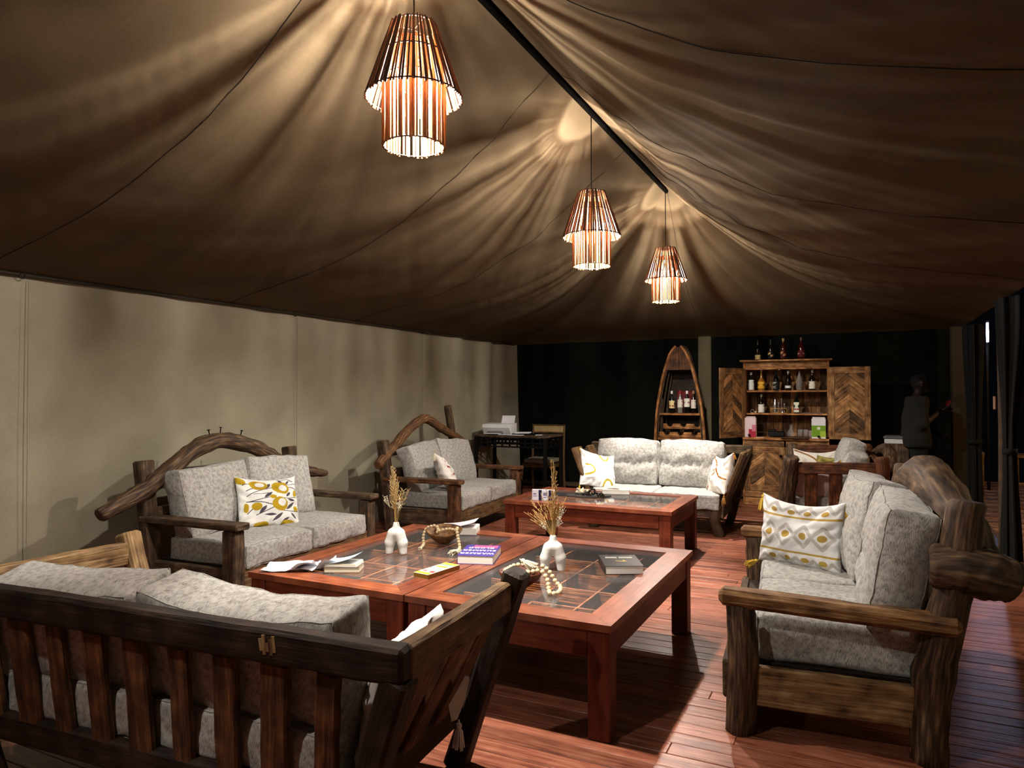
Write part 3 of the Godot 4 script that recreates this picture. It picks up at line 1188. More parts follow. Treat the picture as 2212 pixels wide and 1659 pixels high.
func make_lamp() -> Node3D:
	var o := thing("pendant_lamp", "", "lamp")
	var b := mb()
	ball(b, Vector3(0, 0.09, 0), 0.032, 12)
	part("bulb", b, M["bulb"], o)
	var sk := mb()
	lathe(sk, [Vector2(0.001, 0.20), Vector2(0.012, 0.195), Vector2(0.024, 0.165), Vector2(0.0245, 0.132), Vector2(0.016, 0.122), Vector2(0.001, 0.121)], 12)
	part("socket", sk, M["black_metal"], o)
	# outer cone
	var h := 0.36
	var r0 := 0.108
	var r1 := 0.233
	var rings := mb()
	for q in [[h - 0.004, r0], [h * 0.56, lerpf(r1, r0, 0.56)], [0.004, r1]]:
		hoop(rings, q[1], q[0], 0.004)
	for k in 3:
		var a := TAU * k / 3 + 0.5
		wire(rings, [Vector3(cos(a) * r0, h - 0.004, sin(a) * r0), Vector3(0, h - 0.02, 0)], 0.0025, 5)
	wire(rings, [Vector3(0, 0.19, 0), Vector3(0, h - 0.01, 0)], 0.004, 5)
	var sh := part("outer_shade", rings, M["wood_black"], o)
	var n := 74
	for k in n:
		var a := TAU * (k + 0.42 * rng.randf_range(-1, 1)) / n
		var st := mb()
		var d := Vector3(cos(a), 0, sin(a))
		var e := rng.randf_range(-0.006, 0.006)
		uvo = Vector2(rng.randf() * 5, rng.randf() * 5)
		var r := rng.randf_range(0.0046, 0.0066)
		sweep(st, [d * (r0 + 0.002) + Vector3.UP * (h + e), d * (lerpf(r0, r1, 0.5) + rng.randf_range(0.0, 0.004)) + Vector3.UP * h * 0.5, d * (r1 + 0.002) + Vector3.UP * (-0.006 + e)], circ(1.0, 6), [r * 0.7, r, r * 1.15], Vector3(0.2, 0.1, 1), 0)
		part("reed", st, M["reed_%d" % (rng.randi() % 3)], sh)
	# inner tube
	var hi := mb()
	var ri := 0.148
	var rt := 0.122
	for q in [[0.25, rt], [0.09, ri], [-0.237, ri]]:
		hoop(hi, q[1], q[0], 0.004)
	for k in 3:
		var a := TAU * k / 3
		wire(hi, [Vector3(cos(a) * ri, -0.237, sin(a) * ri), Vector3(cos(a) * ri, 0.09, sin(a) * ri), Vector3(cos(a) * rt, 0.25, sin(a) * rt), Vector3(cos(a) * 0.005, 0.235, sin(a) * 0.005)], 0.0025, 5)
	var sh2 := part("inner_shade", hi, M["wood_black"], o)
	n = 52
	for k in n:
		var a := TAU * (k + 0.42 * rng.randf_range(-1, 1)) / n
		var st := mb()
		var d := Vector3(cos(a), 0, sin(a))
		var e := rng.randf_range(-0.005, 0.005)
		uvo = Vector2(rng.randf() * 5, rng.randf() * 5)
		var r := rng.randf_range(0.0052, 0.0076)
		sweep(st, [d * (rt + 0.002) + Vector3.UP * (0.256 + e), d * (ri + 0.002) + Vector3.UP * 0.09, d * (ri + rng.randf_range(-0.002, 0.004)) + Vector3.UP * -0.07, d * (ri + 0.002) + Vector3.UP * (-0.243 + e)], circ(1.0, 6), [r * 0.85, r, r * rng.randf_range(0.85, 1.1), r], Vector3(0.2, 0.1, 1), 0)
		part("reed", st, M["inner_reed_%d" % (rng.randi() % 3)], sh2)
	uvo = Vector2.ZERO
	return o

func hoop(st: SurfaceTool, r: float, y: float, t: float):
	var p := []
	for i in 33:
		var a := TAU * i / 32
		p.append(Vector3(cos(a) * r, y, sin(a) * r))
	sweep(st, p, circ(t, 5), null, Vector3.UP, 0, 0, 0, false)

# ---------------------------------------------------------------- coffee tables
func tables():
	coffee_table("red-brown glass-topped coffee table nearest the camera, with the black book and a white vase", Vector3(-1.502, 0, -3.724), 1.068, 1.641, 4, 5, 0)
	coffee_table("red-brown glass-topped coffee table left of its touching twin, with papers and a book stack", Vector3(-2.571, 0, -3.724), 1.056, 1.641, 4, 5, 1)
	coffee_table("red-brown glass-topped coffee table standing alone in front of the flared far sofa", Vector3(-2.239, 0, -6.482), 1.598, 1.09, 5, 4, 0)

func coffee_table(label: String, p: Vector3, sx: float, sz: float, nx: int, nzd: int, tone: int):
	var o := thing("coffee_table", label, "table", at(p), "red-brown glass-topped coffee tables")
	var H := 0.509
	var fw := 0.135
	var th := 0.032
	var hx := sx / 2
	var hz := sz / 2
	# mitred frame boards
	for k in 4:
		var st := mb()
		var L := sx if k % 2 == 0 else sz
		var D := sz if k % 2 == 0 else sx
		var poly := PackedVector2Array([Vector2(-L / 2 + 0.0006, -D / 2), Vector2(L / 2 - 0.0006, -D / 2), Vector2(L / 2 - fw, -D / 2 + fw - 0.0006), Vector2(-L / 2 + fw, -D / 2 + fw - 0.0006)])
		var b := Basis(Vector3.RIGHT, -PI / 2)
		slab(st, poly, -th, 0.0, Transform3D(Basis(Vector3.UP, k * PI / 2) * b, Vector3(0, H, 0)), Transform2D(0.0, Vector2(k * 1.7 + p.x, k * 0.6)))
		part("frame_board", st, M["table_%d" % ((k + tone) % 3)], o)
	var ly := H - th
	for sxn in [-1, 1]:
		for szn in [-1, 1]:
			var st := mb()
			bx(st, Vector3(sxn * (hx - 0.012 - 0.05), ly / 2, szn * (hz - 0.012 - 0.05)), Vector3(0.10, ly, 0.10), 0.004)
			part("leg", st, M["table_side_%d" % tone], o)
	for s in [-1, 1]:
		var st := mb()
		bx(st, Vector3(0, ly - 0.062, s * (hz - 0.03)), Vector3(sx - 0.23, 0.124, 0.024))
		part("apron", st, M["table_side_%d" % tone], o)
		var s2 := mb()
		bx(s2, Vector3(s * (hx - 0.03), ly - 0.062, 0), Vector3(0.024, 0.124, sz - 0.23))
		part("apron", s2, M["table_side_%d" % tone], o)
	var tr := mb()
	bx(tr, Vector3(0, ly - 0.117, 0), Vector3(sx - 0.086, 0.008, sz - 0.086))
	part("tray", tr, M["tray"], o)
	for i in nx - 1:
		var x := lerpf(-hx + 0.05, hx - 0.05, (i + 1.0) / nx)
		var st := mb()
		bx(st, Vector3(x, ly - 0.065, 0), Vector3(0.011, 0.085, sz - 0.09), 0.001)
		part("divider", st, M["divider"], o)
	for i in nzd - 1:
		var z := lerpf(-hz + 0.05, hz - 0.05, (i + 1.0) / nzd)
		var st := mb()
		bx(st, Vector3(0, ly - 0.0655, z), Vector3(sx - 0.09, 0.085, 0.011), 0.001)
		part("divider", st, M["divider"], o)
	var g := mb()
	bx(g, Vector3(0, H - 0.008, 0), Vector3(sx - 2 * fw + 0.004, 0.006, sz - 2 * fw + 0.004), 0.001)
	part("glass_pane", g, M["glass_top"], o)

# ---------------------------------------------------------------- sofas
func sofas():
	# left wall, near: long driftwood arch with nails
	var x1 := at(Vector3(-4.30, 0, -4.28), 93)
	arch_sofa("driftwood-backed two-seat sofa nearest along the left canvas wall, three nails standing on its arch", x1, 1.70, 0, M["wood_dark"], M["wood_dark"])
	sofa_soft(x1, 0)
	var x2 := at(Vector3(-4.20, 0, -7.08), 93)
	arch_sofa("driftwood-backed two-seat sofa by the desk, with one tall branch post rising behind it", x2, 1.74, 1, M["wood_dark"], M["wood_brown"])
	sofa_soft(x2, 1)
	var x4 := at(Vector3(-0.23, 0, -4.10), -85)
	arch_sofa("chunky log-backed two-seat sofa on the right, facing the tables from the open side", x4, 1.70, 2, M["wood_grey"], M["driftwood"])
	sofa_soft(x4, 2)
	# flared slatted sofas
	var x0 := at(Vector3(-2.24, 0, -2.02), 184.5)
	flared_sofa("dark slatted sofa in the near left corner, seen from behind, with flared sides", x0, 1.62, 2.10, 0)
	flared_soft(x0, 0)
	var x3 := at(Vector3(-2.06, 0, -7.98), 2)
	flared_sofa("sofa with flared rough-plank sides behind the far coffee table, facing the camera", x3, 1.44, 1.90, 1)
	flared_soft(x3, 1)
	var x5 := at(Vector3(-0.33, 0, -8.62), -86)
	flared_sofa("slatted log sofa on the right in front of the bar cabinet, seen end-on", x5, 1.50, 1.86, 2)
	flared_soft(x5, 2)

func arch_sofa(label: String, xf: Transform3D, W: float, kind: int, wood, legm):
	var o := thing("driftwood_sofa", label, "sofa", xf)
	var hx := W / 2
	var round_ := kind == 2
	var lx := hx - 0.065
	for s in [-1, 1]:
		var fl := mb()
		if round_:
			log_(fl, [Vector3(s * lx, 0, 0.335), Vector3(s * (lx + 0.008), 0.3, 0.32), Vector3(s * lx, 0.56, 0.33)], [0.062, 0.068, 0.060], 14, 0.009, s + 5, 5)
		else:
			beam(fl, Vector3(s * lx, 0, 0.37), Vector3(s * lx, 0.572, 0.37), 0.105, 0.12, Vector3.BACK, 0.012, 0.006, s + 3, 6)
		part("front_leg", fl, M["wood_brown"] if kind == 1 else wood if kind == 0 else M["driftwood"], o)
		# armrest
		var ar := mb()
		if round_:
			beam(ar, Vector3(s * (lx + 0.05), 0.575, -0.51), Vector3(s * (lx + 0.01), 0.60, 0.42), 0.11, 0.075, Vector3.UP, 0.02, 0.007, s + 9, 8)
		else:
			beam(ar, Vector3(s * lx, 0.597, -0.48), Vector3(s * lx, 0.597, 0.46), 0.13, 0.046, Vector3.UP, 0.008, 0.004, s + 9, 8)
		part("armrest", ar, M["wood_arm"] if round_ else M["wood_brown"] if kind == 1 else wood, o)
		# rear post leaning back
		var rp := mb()
		var yt := 1.02
		if kind == 1:
			yt = 1.36 if s == 1 else 1.01
		if kind == 2:
			yt = 1.06
		var lean := 0.13
		if round_:
			log_(rp, [Vector3(s * lx, 0, -0.40), Vector3(s * (lx - 0.01), 0.35, -0.42), Vector3(s * (lx + 0.008), 0.75, -0.50), Vector3(s * lx, yt, -0.545)], [0.066, 0.080, 0.072, 0.066], 14, 0.014, s + 11, 5)
		elif kind == 1 and s == 1:
			log_(rp, [Vector3(s * lx, 0, -0.40), Vector3(s * lx, 0.5, -0.46), Vector3(s * (lx + 0.01), 1.0, -0.53), Vector3(s * (lx - 0.03), yt, -0.57)], [0.06, 0.056, 0.052, 0.05], 12, 0.010, 4, 5)
		else:
			beam(rp, Vector3(s * lx, 0, -0.38), Vector3(s * lx, yt, -0.38 - lean), 0.115, 0.10, Vector3.BACK, 0.01, 0.007, s + 15, 8)
		part("rear_post", rp, M["driftwood"] if round_ or (kind == 1 and s == 1) else wood, o)
		var sr := mb()
		beam(sr, Vector3(s * lx, 0.215, -0.40), Vector3(s * lx, 0.215, 0.34), 0.045, 0.17, Vector3.UP, 0.006, 0.004, s + 21, 6)
		part("side_rail", sr, M["wood_side"] if round_ else wood, o)
	var fr := mb()
	beam(fr, Vector3(-lx, 0.22, 0.385), Vector3(lx, 0.22, 0.385), 0.05, 0.17, Vector3.UP, 0.01, 0.006, 31, 10)
	part("front_rail", fr, M["wood_tan"] if kind != 2 else wood, o)
	for q in [[0.62, -0.46], [0.885, -0.49]]:
		var br := mb()
		var z: float = q[1] if kind != 2 else lerpf(-0.47, -0.53, (q[0] - 0.62) / 0.26)
		beam(br, Vector3(-lx, q[0], z - 0.01), Vector3(lx, q[0], z - 0.01), 0.045, 0.10, Vector3.UP, 0.006, 0.006, 33, 8)
		part("back_rail", br, wood, o)
	var sb := mb()
	bx(sb, Vector3(0, 0.29, -0.02), Vector3(W - 0.24, 0.022, 0.76))
	part("seat_base", sb, M["wood_black"], o)
	var dw := mb()
	if kind == 0:
		# viewer's left end hangs low; local +x is the far end
		log_(dw, [Vector3(-1.21, 0.69, -0.40), Vector3(-1.02, 0.76, -0.40), Vector3(-0.80, 0.84, -0.42), Vector3(-0.56, 0.985, -0.43), Vector3(-0.34, 1.095, -0.43), Vector3(-0.09, 1.13, -0.43), Vector3(0.24, 1.05, -0.41), Vector3(0.58, 0.89, -0.40), Vector3(0.88, 0.785, -0.38), Vector3(1.15, 0.735, -0.37)], [0.046, 0.060, 0.062, 0.064, 0.070, 0.066, 0.066, 0.056, 0.052, 0.030], 16, 0.014, 41, 6, 1.0)
	elif kind == 1:
		log_(dw, [Vector3(-0.97, 0.76, -0.46), Vector3(-0.68, 0.90, -0.48), Vector3(-0.32, 1.11, -0.48), Vector3(-0.06, 1.205, -0.47), Vector3(0.10, 1.205, -0.46), Vector3(0.52, 1.04, -0.44), Vector3(0.98, 0.88, -0.41)], [0.052, 0.055, 0.052, 0.054, 0.054, 0.050, 0.046], 14, 0.012, 47, 7, 1.0)
	else:
		log_(dw, [Vector3(-0.95, 0.72, -0.52), Vector3(-0.72, 0.85, -0.53), Vector3(-0.38, 1.00, -0.535), Vector3(-0.05, 1.055, -0.54), Vector3(0.26, 0.995, -0.56), Vector3(0.48, 0.90, -0.60), Vector3(0.62, 0.81, -0.62)], [0.08, 0.10, 0.12, 0.125, 0.115, 0.095, 0.08], 18, 0.022, 53, 7, 0.9)
	part("driftwood_arch", dw, M["driftwood"] if kind != 1 else M["driftwood_pale"], o)
	if kind == 2:
		var stub := mb()
		log_(stub, [Vector3(lx + 0.01, 0.80, -0.42), Vector3(lx + 0.02, 0.80, -0.52), Vector3(lx + 0.03, 0.785, -0.62), Vector3(lx + 0.02, 0.77, -0.685)], [0.09, 0.105, 0.10, 0.08], 16, 0.018, 57, 6)
		part("branch_stub", stub, M["driftwood"], o)
	if kind == 0:
		for q in [[-0.24, 1.175, -14.0], [-0.13, 1.19, 5.0], [0.09, 1.155, 18.0]]:
			var nl := mb()
			var t := Transform3D(Basis(Vector3.BACK, deg_to_rad(-q[2])), Vector3(q[0], q[1], -0.43))
			lathe(nl, [Vector2(0.0045, 0.0), Vector2(0.0045, 0.045), Vector2(0.013, 0.047), Vector2(0.013, 0.052), Vector2(0.0005, 0.053)], 8, t)
			part("nail", nl, M["nail"], o)

func soft_xf(xf: Transform3D, p: Vector3, rx: float, ry := 0.0, rz := 0.0) -> Transform3D:
	return xf * eul(p, rx, ry, rz)

func sofa_soft(xf: Transform3D, k: int):
	var who: String = ["on the nail-topped driftwood sofa", "on the driftwood sofa by the desk", "on the chunky log-backed sofa"][k]
	var g: String = ["cushions of the nearest left sofa", "cushions of the sofa by the desk", "cushions of the right-hand sofa"][k]
	var ends: Array = [["nearer", "farther"], ["nearer", "farther"], ["farther", "nearer"]][k]
	for s in 2:
		var x := (-0.36 if s == 0 else 0.36)
		cushion("grey mottled seat cushion %s, the %s of the two" % [who, ends[s]], g, soft_xf(xf, Vector3(x, 0.402 if k == 2 else 0.372, -0.10 if k == 2 else 0.05), 0, 0, 0), 0.705, 0.205 if k == 2 else 0.17, 0.74, 0.012, 60 + k * 7 + s)
	var w := 0.70
	if k == 0:
		cushion("grey back cushion with a creased middle, nearer one on the nail-topped driftwood sofa", g, soft_xf(xf, Vector3(-0.35, 0.70, -0.28), -14, 3, 2), w, 0.52, 0.17, 0.045, 1, [[0.0, 0.0, 0.05, 0.05, 0.02], [-0.17, 0.02, 0.015, 0.05, 0.01], [0.17, 0.02, 0.015, 0.05, 0.01]], 0.02, -0.01, "fabric", "back_cushion")
		cushion("grey buttoned back cushion behind the flower-print pillow, on the nail-topped driftwood sofa", g, soft_xf(xf, Vector3(0.36, 0.70, -0.28), -14, -3, -3), w, 0.52, 0.17, 0.045, 2, [[0.02, 0.04, 0.055, 0.05, 0.025]], 0.0, 0.0, "fabric", "back_cushion")
		pillow("white throw pillow printed with mustard round flowers and grey leaves", soft_xf(xf, Vector3(-0.02, 0.64, -0.03), -22, -22, -5), 0.52, 0.43, 0.13, 3, M["flowers"], M["cotton"])
	elif k == 1:
		cushion("plain grey back cushion behind the red-tufted pillow on the driftwood sofa by the desk", g, soft_xf(xf, Vector3(-0.36, 0.70, -0.26), -17, 4, 3), w, 0.52, 0.16, 0.03, 5, [], 0.0, -0.02, "fabric", "back_cushion")
		cushion("plain grey back cushion tilting at the desk end of the driftwood sofa", g, soft_xf(xf, Vector3(0.34, 0.70, -0.25), -18, -4, -4), w, 0.53, 0.16, 0.03, 6, [], 0.0, -0.02, "fabric", "back_cushion")
		pillow("white throw pillow with rust-red tufted strokes and cream tassels", soft_xf(xf, Vector3(-0.42, 0.64, 0.06), -30, 30, -14), 0.46, 0.44, 0.15, 8, M["tufts"], M["cotton"], "", [[-1.0, 1.0, Vector3(0, -1, 0.1), 0.09], [-1.0, -1.0, Vector3(0.4, -0.7, 0.2), 0.09], [1.0, -1.0, Vector3(0.7, -0.3, 0.2), 0.09]], M["cream_yarn"])
	else:
		cushion("grey buttoned back cushion farther from the camera on the chunky log-backed sofa", g, soft_xf(xf, Vector3(-0.32, 0.775, -0.29), -10, 5, 1), w, 0.54, 0.18, 0.07, 7, [[0.0, 0.0, 0.07, 0.05, 0.03], [0.17, 0.0, 0.03, 0.05, 0.02], [-0.17, 0.0, 0.03, 0.05, 0.02]], 0.03, 0.0, "fabric", "back_cushion")
		cushion("grey buttoned back cushion nearest the camera on the chunky log-backed sofa", g, soft_xf(xf, Vector3(0.40, 0.755, -0.335), -11, -3, -2), w, 0.54, 0.19, 0.07, 9, [[0.0, -0.02, 0.07, 0.05, 0.03], [0.17, -0.05, 0.03, 0.05, 0.02], [-0.17, -0.02, 0.03, 0.05, 0.02]], 0.02, 0.0, "fabric", "back_cushion")
		pillow("white tufted pillow with grey diamonds, gold dots and four gold tassels", soft_xf(xf, Vector3(-0.38, 0.69, 0.06), -8, 60, 0), 0.52, 0.41, 0.17, 12, M["diamonds"], M["cotton"], "", [[-1.0, 1.0, Vector3(-0.1, -1, 0.1), 0.11], [1.0, 1.0, Vector3(0.1, -1, 0.0), 0.11], [-1.0, -1.0, Vector3(-0.5, -0.15, 0.6), 0.10], [1.0, -1.0, Vector3(0.5, -0.1, 0.3), 0.10]], M["mustard"], 0.035)

func flared_sofa(label: String, xf: Transform3D, wb: float, wt: float, kind: int):
	var o := thing("flared_sofa", label, "sofa", xf)
	var wood = [M["wood_black"], M["wood_dark"], M["wood_red"]][kind]
	var hb := wb / 2
	var ht := wt / 2
	var yr: float = [0.735, 0.86, 0.775][kind]
	var yb := 0.28
	var yr0 := yr
	for s in [-1, 1]:
		yr = yr0 + (0.055 if kind == 2 and s < 0 else 0.0)
		# corner posts follow the flare
		var f := mb()
		var dirx := (ht - hb) / (yr - 0.0)
		if kind == 1:
			log_(f, [Vector3(s * (hb - 0.02), 0, 0.33), Vector3(s * (hb - 0.06), 0.14, 0.36), Vector3(s * (hb - 0.05), 0.33, 0.37)], [0.055, 0.052, 0.058], 12, 0.012, s + 60, 5)
		elif kind == 2:
			log_(f, [Vector3(s * hb, 0, 0.40), Vector3(s * (hb + 0.05), 0.35, 0.42), Vector3(s * (ht - 0.05), 0.66, 0.40), Vector3(s * (ht + 0.02), 0.86, 0.37)], [0.075, 0.08, 0.085, 0.075], 14, 0.02, s + 61, 6)
		else:
			beam(f, Vector3(s * (hb - 0.02), 0, 0.40), Vector3(s * (ht + 0.01), 0.81, 0.40), 0.085, 0.10, Vector3.BACK, 0.012, 0.008, s + 62, 8)
		part("front_post", f, (M["wood_black"] if s < 0 else M["wood_blond"]) if kind == 0 else M["driftwood"] if kind == 2 else wood, o)
		var r := mb()
		if kind == 2:
			log_(r, [Vector3(s * hb, 0, -0.42), Vector3(s * (hb + 0.1), 0.4, -0.44), Vector3(s * ht, 0.80, -0.45), Vector3(s * ht, 0.88, -0.45)], [0.06, 0.062, 0.066, 0.062], 12, 0.012, s + 63, 5)
		else:
			beam(r, Vector3(s * (hb - 0.02), 0, -0.40), Vector3(s * (ht - 0.02), yr - 0.03, -0.44), 0.085, 0.09, Vector3.BACK, 0.01, 0.006, s + 64, 6)
		part("rear_post", r, wood, o)
		if kind == 1:
			# rough planks instead of slats
			var zs := [-0.40, -0.16, 0.07, 0.36]
			for i in 3:
				var z0: float = zs[i]
				var z1: float = zs[i + 1]
				var pl := mb()
				var zm := (z0 + z1) / 2
				beam(pl, Vector3(s * hb * 0.99, 0.30, zm), Vector3(s * (ht - 0.01), yr + [0.02, -0.01, 0.03][i], zm), 0.05, z1 - z0 - 0.006, Vector3.BACK, 0.012, 0.012, i * 3 + s + 70, 8)
				part("side_plank", pl, [M["wood_tan"], M["wood_dark"], M["wood_tan"]][i], o)
		else:
			var tr := mb()
			beam(tr, Vector3(s * (ht - 0.015), yr, -0.44), Vector3(s * (ht - 0.03), yr - 0.02, 0.36), 0.06, 0.115, Vector3.UP, 0.01, 0.006, s + 65, 8)
			part("side_top_rail", tr, (M["wood_tan"] if s < 0 else M["wood_blond"]) if kind == 0 else wood, o)
			for i in 3:
				var z := -0.26 + 0.225 * i
				var sl := mb()
				beam(sl, Vector3(s * (hb + 0.01), yb, z), Vector3(s * (ht - 0.02), yr - 0.04, z), 0.03, [0.15, 0.135, 0.14][i] if kind == 0 else 0.12, Vector3.BACK, 0.006, 0.005, i + s * 3 + 66, 6)
				part("side_slat", sl, M["wood_blond"] if kind == 0 and s > 0 else M["wood_brown"] if kind == 0 else wood, o)
		var sr := mb()
		beam(sr, Vector3(s * hb, yb - 0.03, -0.40), Vector3(s * hb, yb - 0.03, 0.38), 0.05, 0.11, Vector3.UP, 0.006, 0.004, s, 5)
		part("side_rail", sr, wood, o)
	yr = yr0
	var fr := mb()
	beam(fr, Vector3(-hb, yb - 0.03, 0.37), Vector3(hb, yb - 0.03, 0.37), 0.05, 0.10, Vector3.UP, 0.008, 0.005, 80, 8)
	part("front_rail", fr, wood, o)
	var rr := mb()
	beam(rr, Vector3(-hb, yb - 0.03, -0.40), Vector3(hb, yb - 0.03, -0.40), 0.05, 0.10, Vector3.UP, 0.008, 0.005, 81, 8)
	part("rear_rail", rr, wood, o)
	var tr2 := mb()
	beam(tr2, Vector3(-ht - 0.01, yr + 0.005, -0.45), Vector3(ht + 0.01, yr + 0.005, -0.45), 0.075, 0.105, Vector3.UP, 0.012, 0.006, 82, 14)
	part("back_top_rail", tr2, M["wood_grey"] if kind == 1 else wood, o)
	var n := 9 if kind == 0 else 10
	for i in n:
		var x := lerpf(-hb + 0.06, hb - 0.06, float(i) / (n - 1))
		var xt := lerpf(-hb + 0.02, hb - 0.02, float(i) / (n - 1))
		var sl := mb()
		beam(sl, Vector3(x, yb - 0.02, -0.405), Vector3(xt, yr - 0.05, -0.445), 0.032, 0.078 + 0.012 * ((i * 5) % 3), Vector3.RIGHT, 0.007, 0.005, i + 83, 6)
		part("back_slat", sl, M["wood_brown"] if kind == 0 else wood, o)
	var sb := mb()
	bx(sb, Vector3(0, 0.27, 0), Vector3(wb - 0.08, 0.022, 0.76))
	part("seat_base", sb, M["wood_black"], o)
	if kind == 2:
		var lg := mb()
		log_(lg, [Vector3(-0.86, 0.74, -0.50), Vector3(-0.45, 0.86, -0.56), Vector3(0.05, 0.90, -0.58), Vector3(0.5, 0.84, -0.56), Vector3(0.88, 0.70, -0.52)], [0.05, 0.06, 0.065, 0.06, 0.05], 14, 0.014, 91, 6)
		part("driftwood_top", lg, M["driftwood"], o)
	if kind == 0:
		var ch := mb()
		for i in 5:
			beam(ch, Vector3(-0.625 + i * 0.012, yr - 0.005 - i % 2 * 0.01, -0.4875), Vector3(-0.62 + i * 0.012, yr + 0.045 - i % 3 * 0.012, -0.4895), 0.013, 0.006, Vector3.BACK, 0.001)
		part("splinter", ch, M["wood_blond"], o)

func flared_soft(xf: Transform3D, k: int):
	if k == 0:
		var g := "cushions of the near corner sofa"
		# local +x is the image's left
		for s in 2:
			cushion("grey seat cushion low behind the dark slats, %s half of the near corner sofa" % ["right", "left"][s], g, soft_xf(xf, Vector3([-0.38, 0.38][s], 0.37, 0.0), 0), 0.75, 0.17, 0.76, 0.012, 90 + s)
		cushion("long grey back cushion standing above the dark top rail, with piped edges", g, soft_xf(xf, Vector3(-0.34, 0.605, -0.26), -10, 0, 1), 0.84, 0.46, 0.21, 0.03, 21, [], 0.05, 0.02, "fabric", "back_cushion")
		cushion("slumped grey back cushion at the left frame edge of the near corner sofa", g, soft_xf(xf, Vector3(0.50, 0.585, -0.26), -14, 0, -3), 0.80, 0.45, 0.22, 0.04, 23, [], 0.02, 0.03, "fabric", "back_cushion")
		pillow("white pillow with rust tufts, tucked inside the near corner sofa's slatted right side", soft_xf(xf, Vector3(-0.80, 0.515, -0.04), 10, -86, -2), 0.50, 0.40, 0.13, 31, M["tufts"], M["cotton"], "", [], null, 0.03)
		var o := thing("hanging_tassel", "white tassel on a cloth tip hanging through the near corner sofa's side slats", "tassel", xf)
		var st := mb()
		slab(st, PackedVector2Array([Vector2(-0.03, 0.05), Vector2(0.035, 0.05), Vector2(0.03, -0.06), Vector2(0.008, -0.12), Vector2(-0.012, -0.11), Vector2(-0.03, -0.03)]), -0.006, 0.006, eul(Vector3(-0.90, 0.40, 0.20), 0, 32, 10))
		part("cloth_tip", st, M["cotton"], o)
		tassel(o, Vector3(-0.90, 0.285, 0.20), Vector3(0, -1, 0), 0.11, M["white_yarn"])
	elif k == 1:
		var g := "cushions of the flared far sofa"
		for s in 2:
			cushion("grey seat cushion on the flared far sofa, %s half" % ["left", "right"][s], g, soft_xf(xf, Vector3([-0.355, 0.355][s], 0.365, 0.03), 0), 0.70, 0.16, 0.80, 0.012, 100 + s)
		var cr := []
		for q in 9:
			cr.append([-0.36 + q * 0.09, -0.015 + 0.012 * sin(q * 2.0), 0.035 if q != 4 else 0.06, 0.035, 0.012])
		cushion("pale grey back cushion with a deep crease, left one on the flared far sofa", g, soft_xf(xf, Vector3(-0.43, 0.70, -0.22), -10, 2, 0), 0.71, 0.52, 0.17, 0.075, 41, cr, 0.0, 0.0, "fabric", "back_cushion")
		cushion("pale grey back cushion with a deep crease, right one on the flared far sofa", g, soft_xf(xf, Vector3(0.32, 0.70, -0.22), -10, -2, -1), 0.72, 0.52, 0.17, 0.075, 43, cr, 0.0, 0.0, "fabric", "back_cushion")
		pillow("white pillow with yellow arches and yellow tassels leaning on the left plank side", soft_xf(xf, Vector3(-0.70, 0.63, 0.16), -26, 48, -14), 0.46, 0.46, 0.15, 14, M["arcs"], M["cotton"], "", [[-1.0, 1.0, Vector3(0, -1, 0.05), 0.10], [1.0, -1.0, Vector3(0.6, -0.3, 0.3), 0.10], [-1.0, -1.0, Vector3(0.1, -1, 0.3), 0.11]], M["mustard"])
		pillow("white pillow crossed by ochre cords leaning on the right plank side", soft_xf(xf, Vector3(0.69, 0.63, 0.15), -18, -62, 10), 0.46, 0.46, 0.17, 15, M["ropes"], M["cotton"], "", [[1.0, -1.0, Vector3(0, -1, 0.2), 0.10], [1.0, 1.0, Vector3(0.2, -0.8, 0.3), 0.08]], M["rope"])
	else:
		var g := "cushions of the end-on log sofa"
		for s in 2:
			cushion("grey seat cushion of the end-on log sofa, %s half" % ["farther", "nearer"][s], g, soft_xf(xf, Vector3([-0.36, 0.36][s], 0.365, 0.04), 0), 0.71, 0.16, 0.82, 0.012, 110 + s)
		cushion("grey back cushion leaning at the far end of the end-on log sofa", g, soft_xf(xf, Vector3(-0.36, 0.72, -0.22), -14, 4, 0), 0.72, 0.52, 0.18, 0.05, 51, [], 0.0, 0.0, "fabric", "back_cushion")
		cushion("grey back cushion half hidden by slats, nearer end of the end-on log sofa", g, soft_xf(xf, Vector3(0.38, 0.66, -0.22), -14, -4, 0), 0.70, 0.46, 0.18, 0.05, 52, [], 0.0, 0.0, "fabric", "back_cushion")
		pillow("cream pillow with a curved brown rope line against the far side of the end-on sofa", soft_xf(xf, Vector3(-0.70, 0.60, 0.12), -12, 84, 0), 0.52, 0.48, 0.14, 17, M["ropes"], M["cotton"])
		pillow("small olive speckled pillow propped in front of the cream rope-line pillow", soft_xf(xf, Vector3(-0.50, 0.62, -0.06), -14, 62, 6), 0.38, 0.36, 0.13, 18, M["olive_print"], M["olive_print"])
		pillow("plain pinkish white pillow seen through the near slats of the end-on log sofa", soft_xf(xf, Vector3(0.66, 0.60, 0.14), -14, -80, -4), 0.48, 0.44, 0.15, 19, M["cotton"], M["cotton_pink"], "", [[-1.0, 1.0, Vector3(0.1, -1, 0.1), 0.08], [-1.0, -1.0, Vector3(-0.2, -0.4, 0.3), 0.08]], M["mustard"])

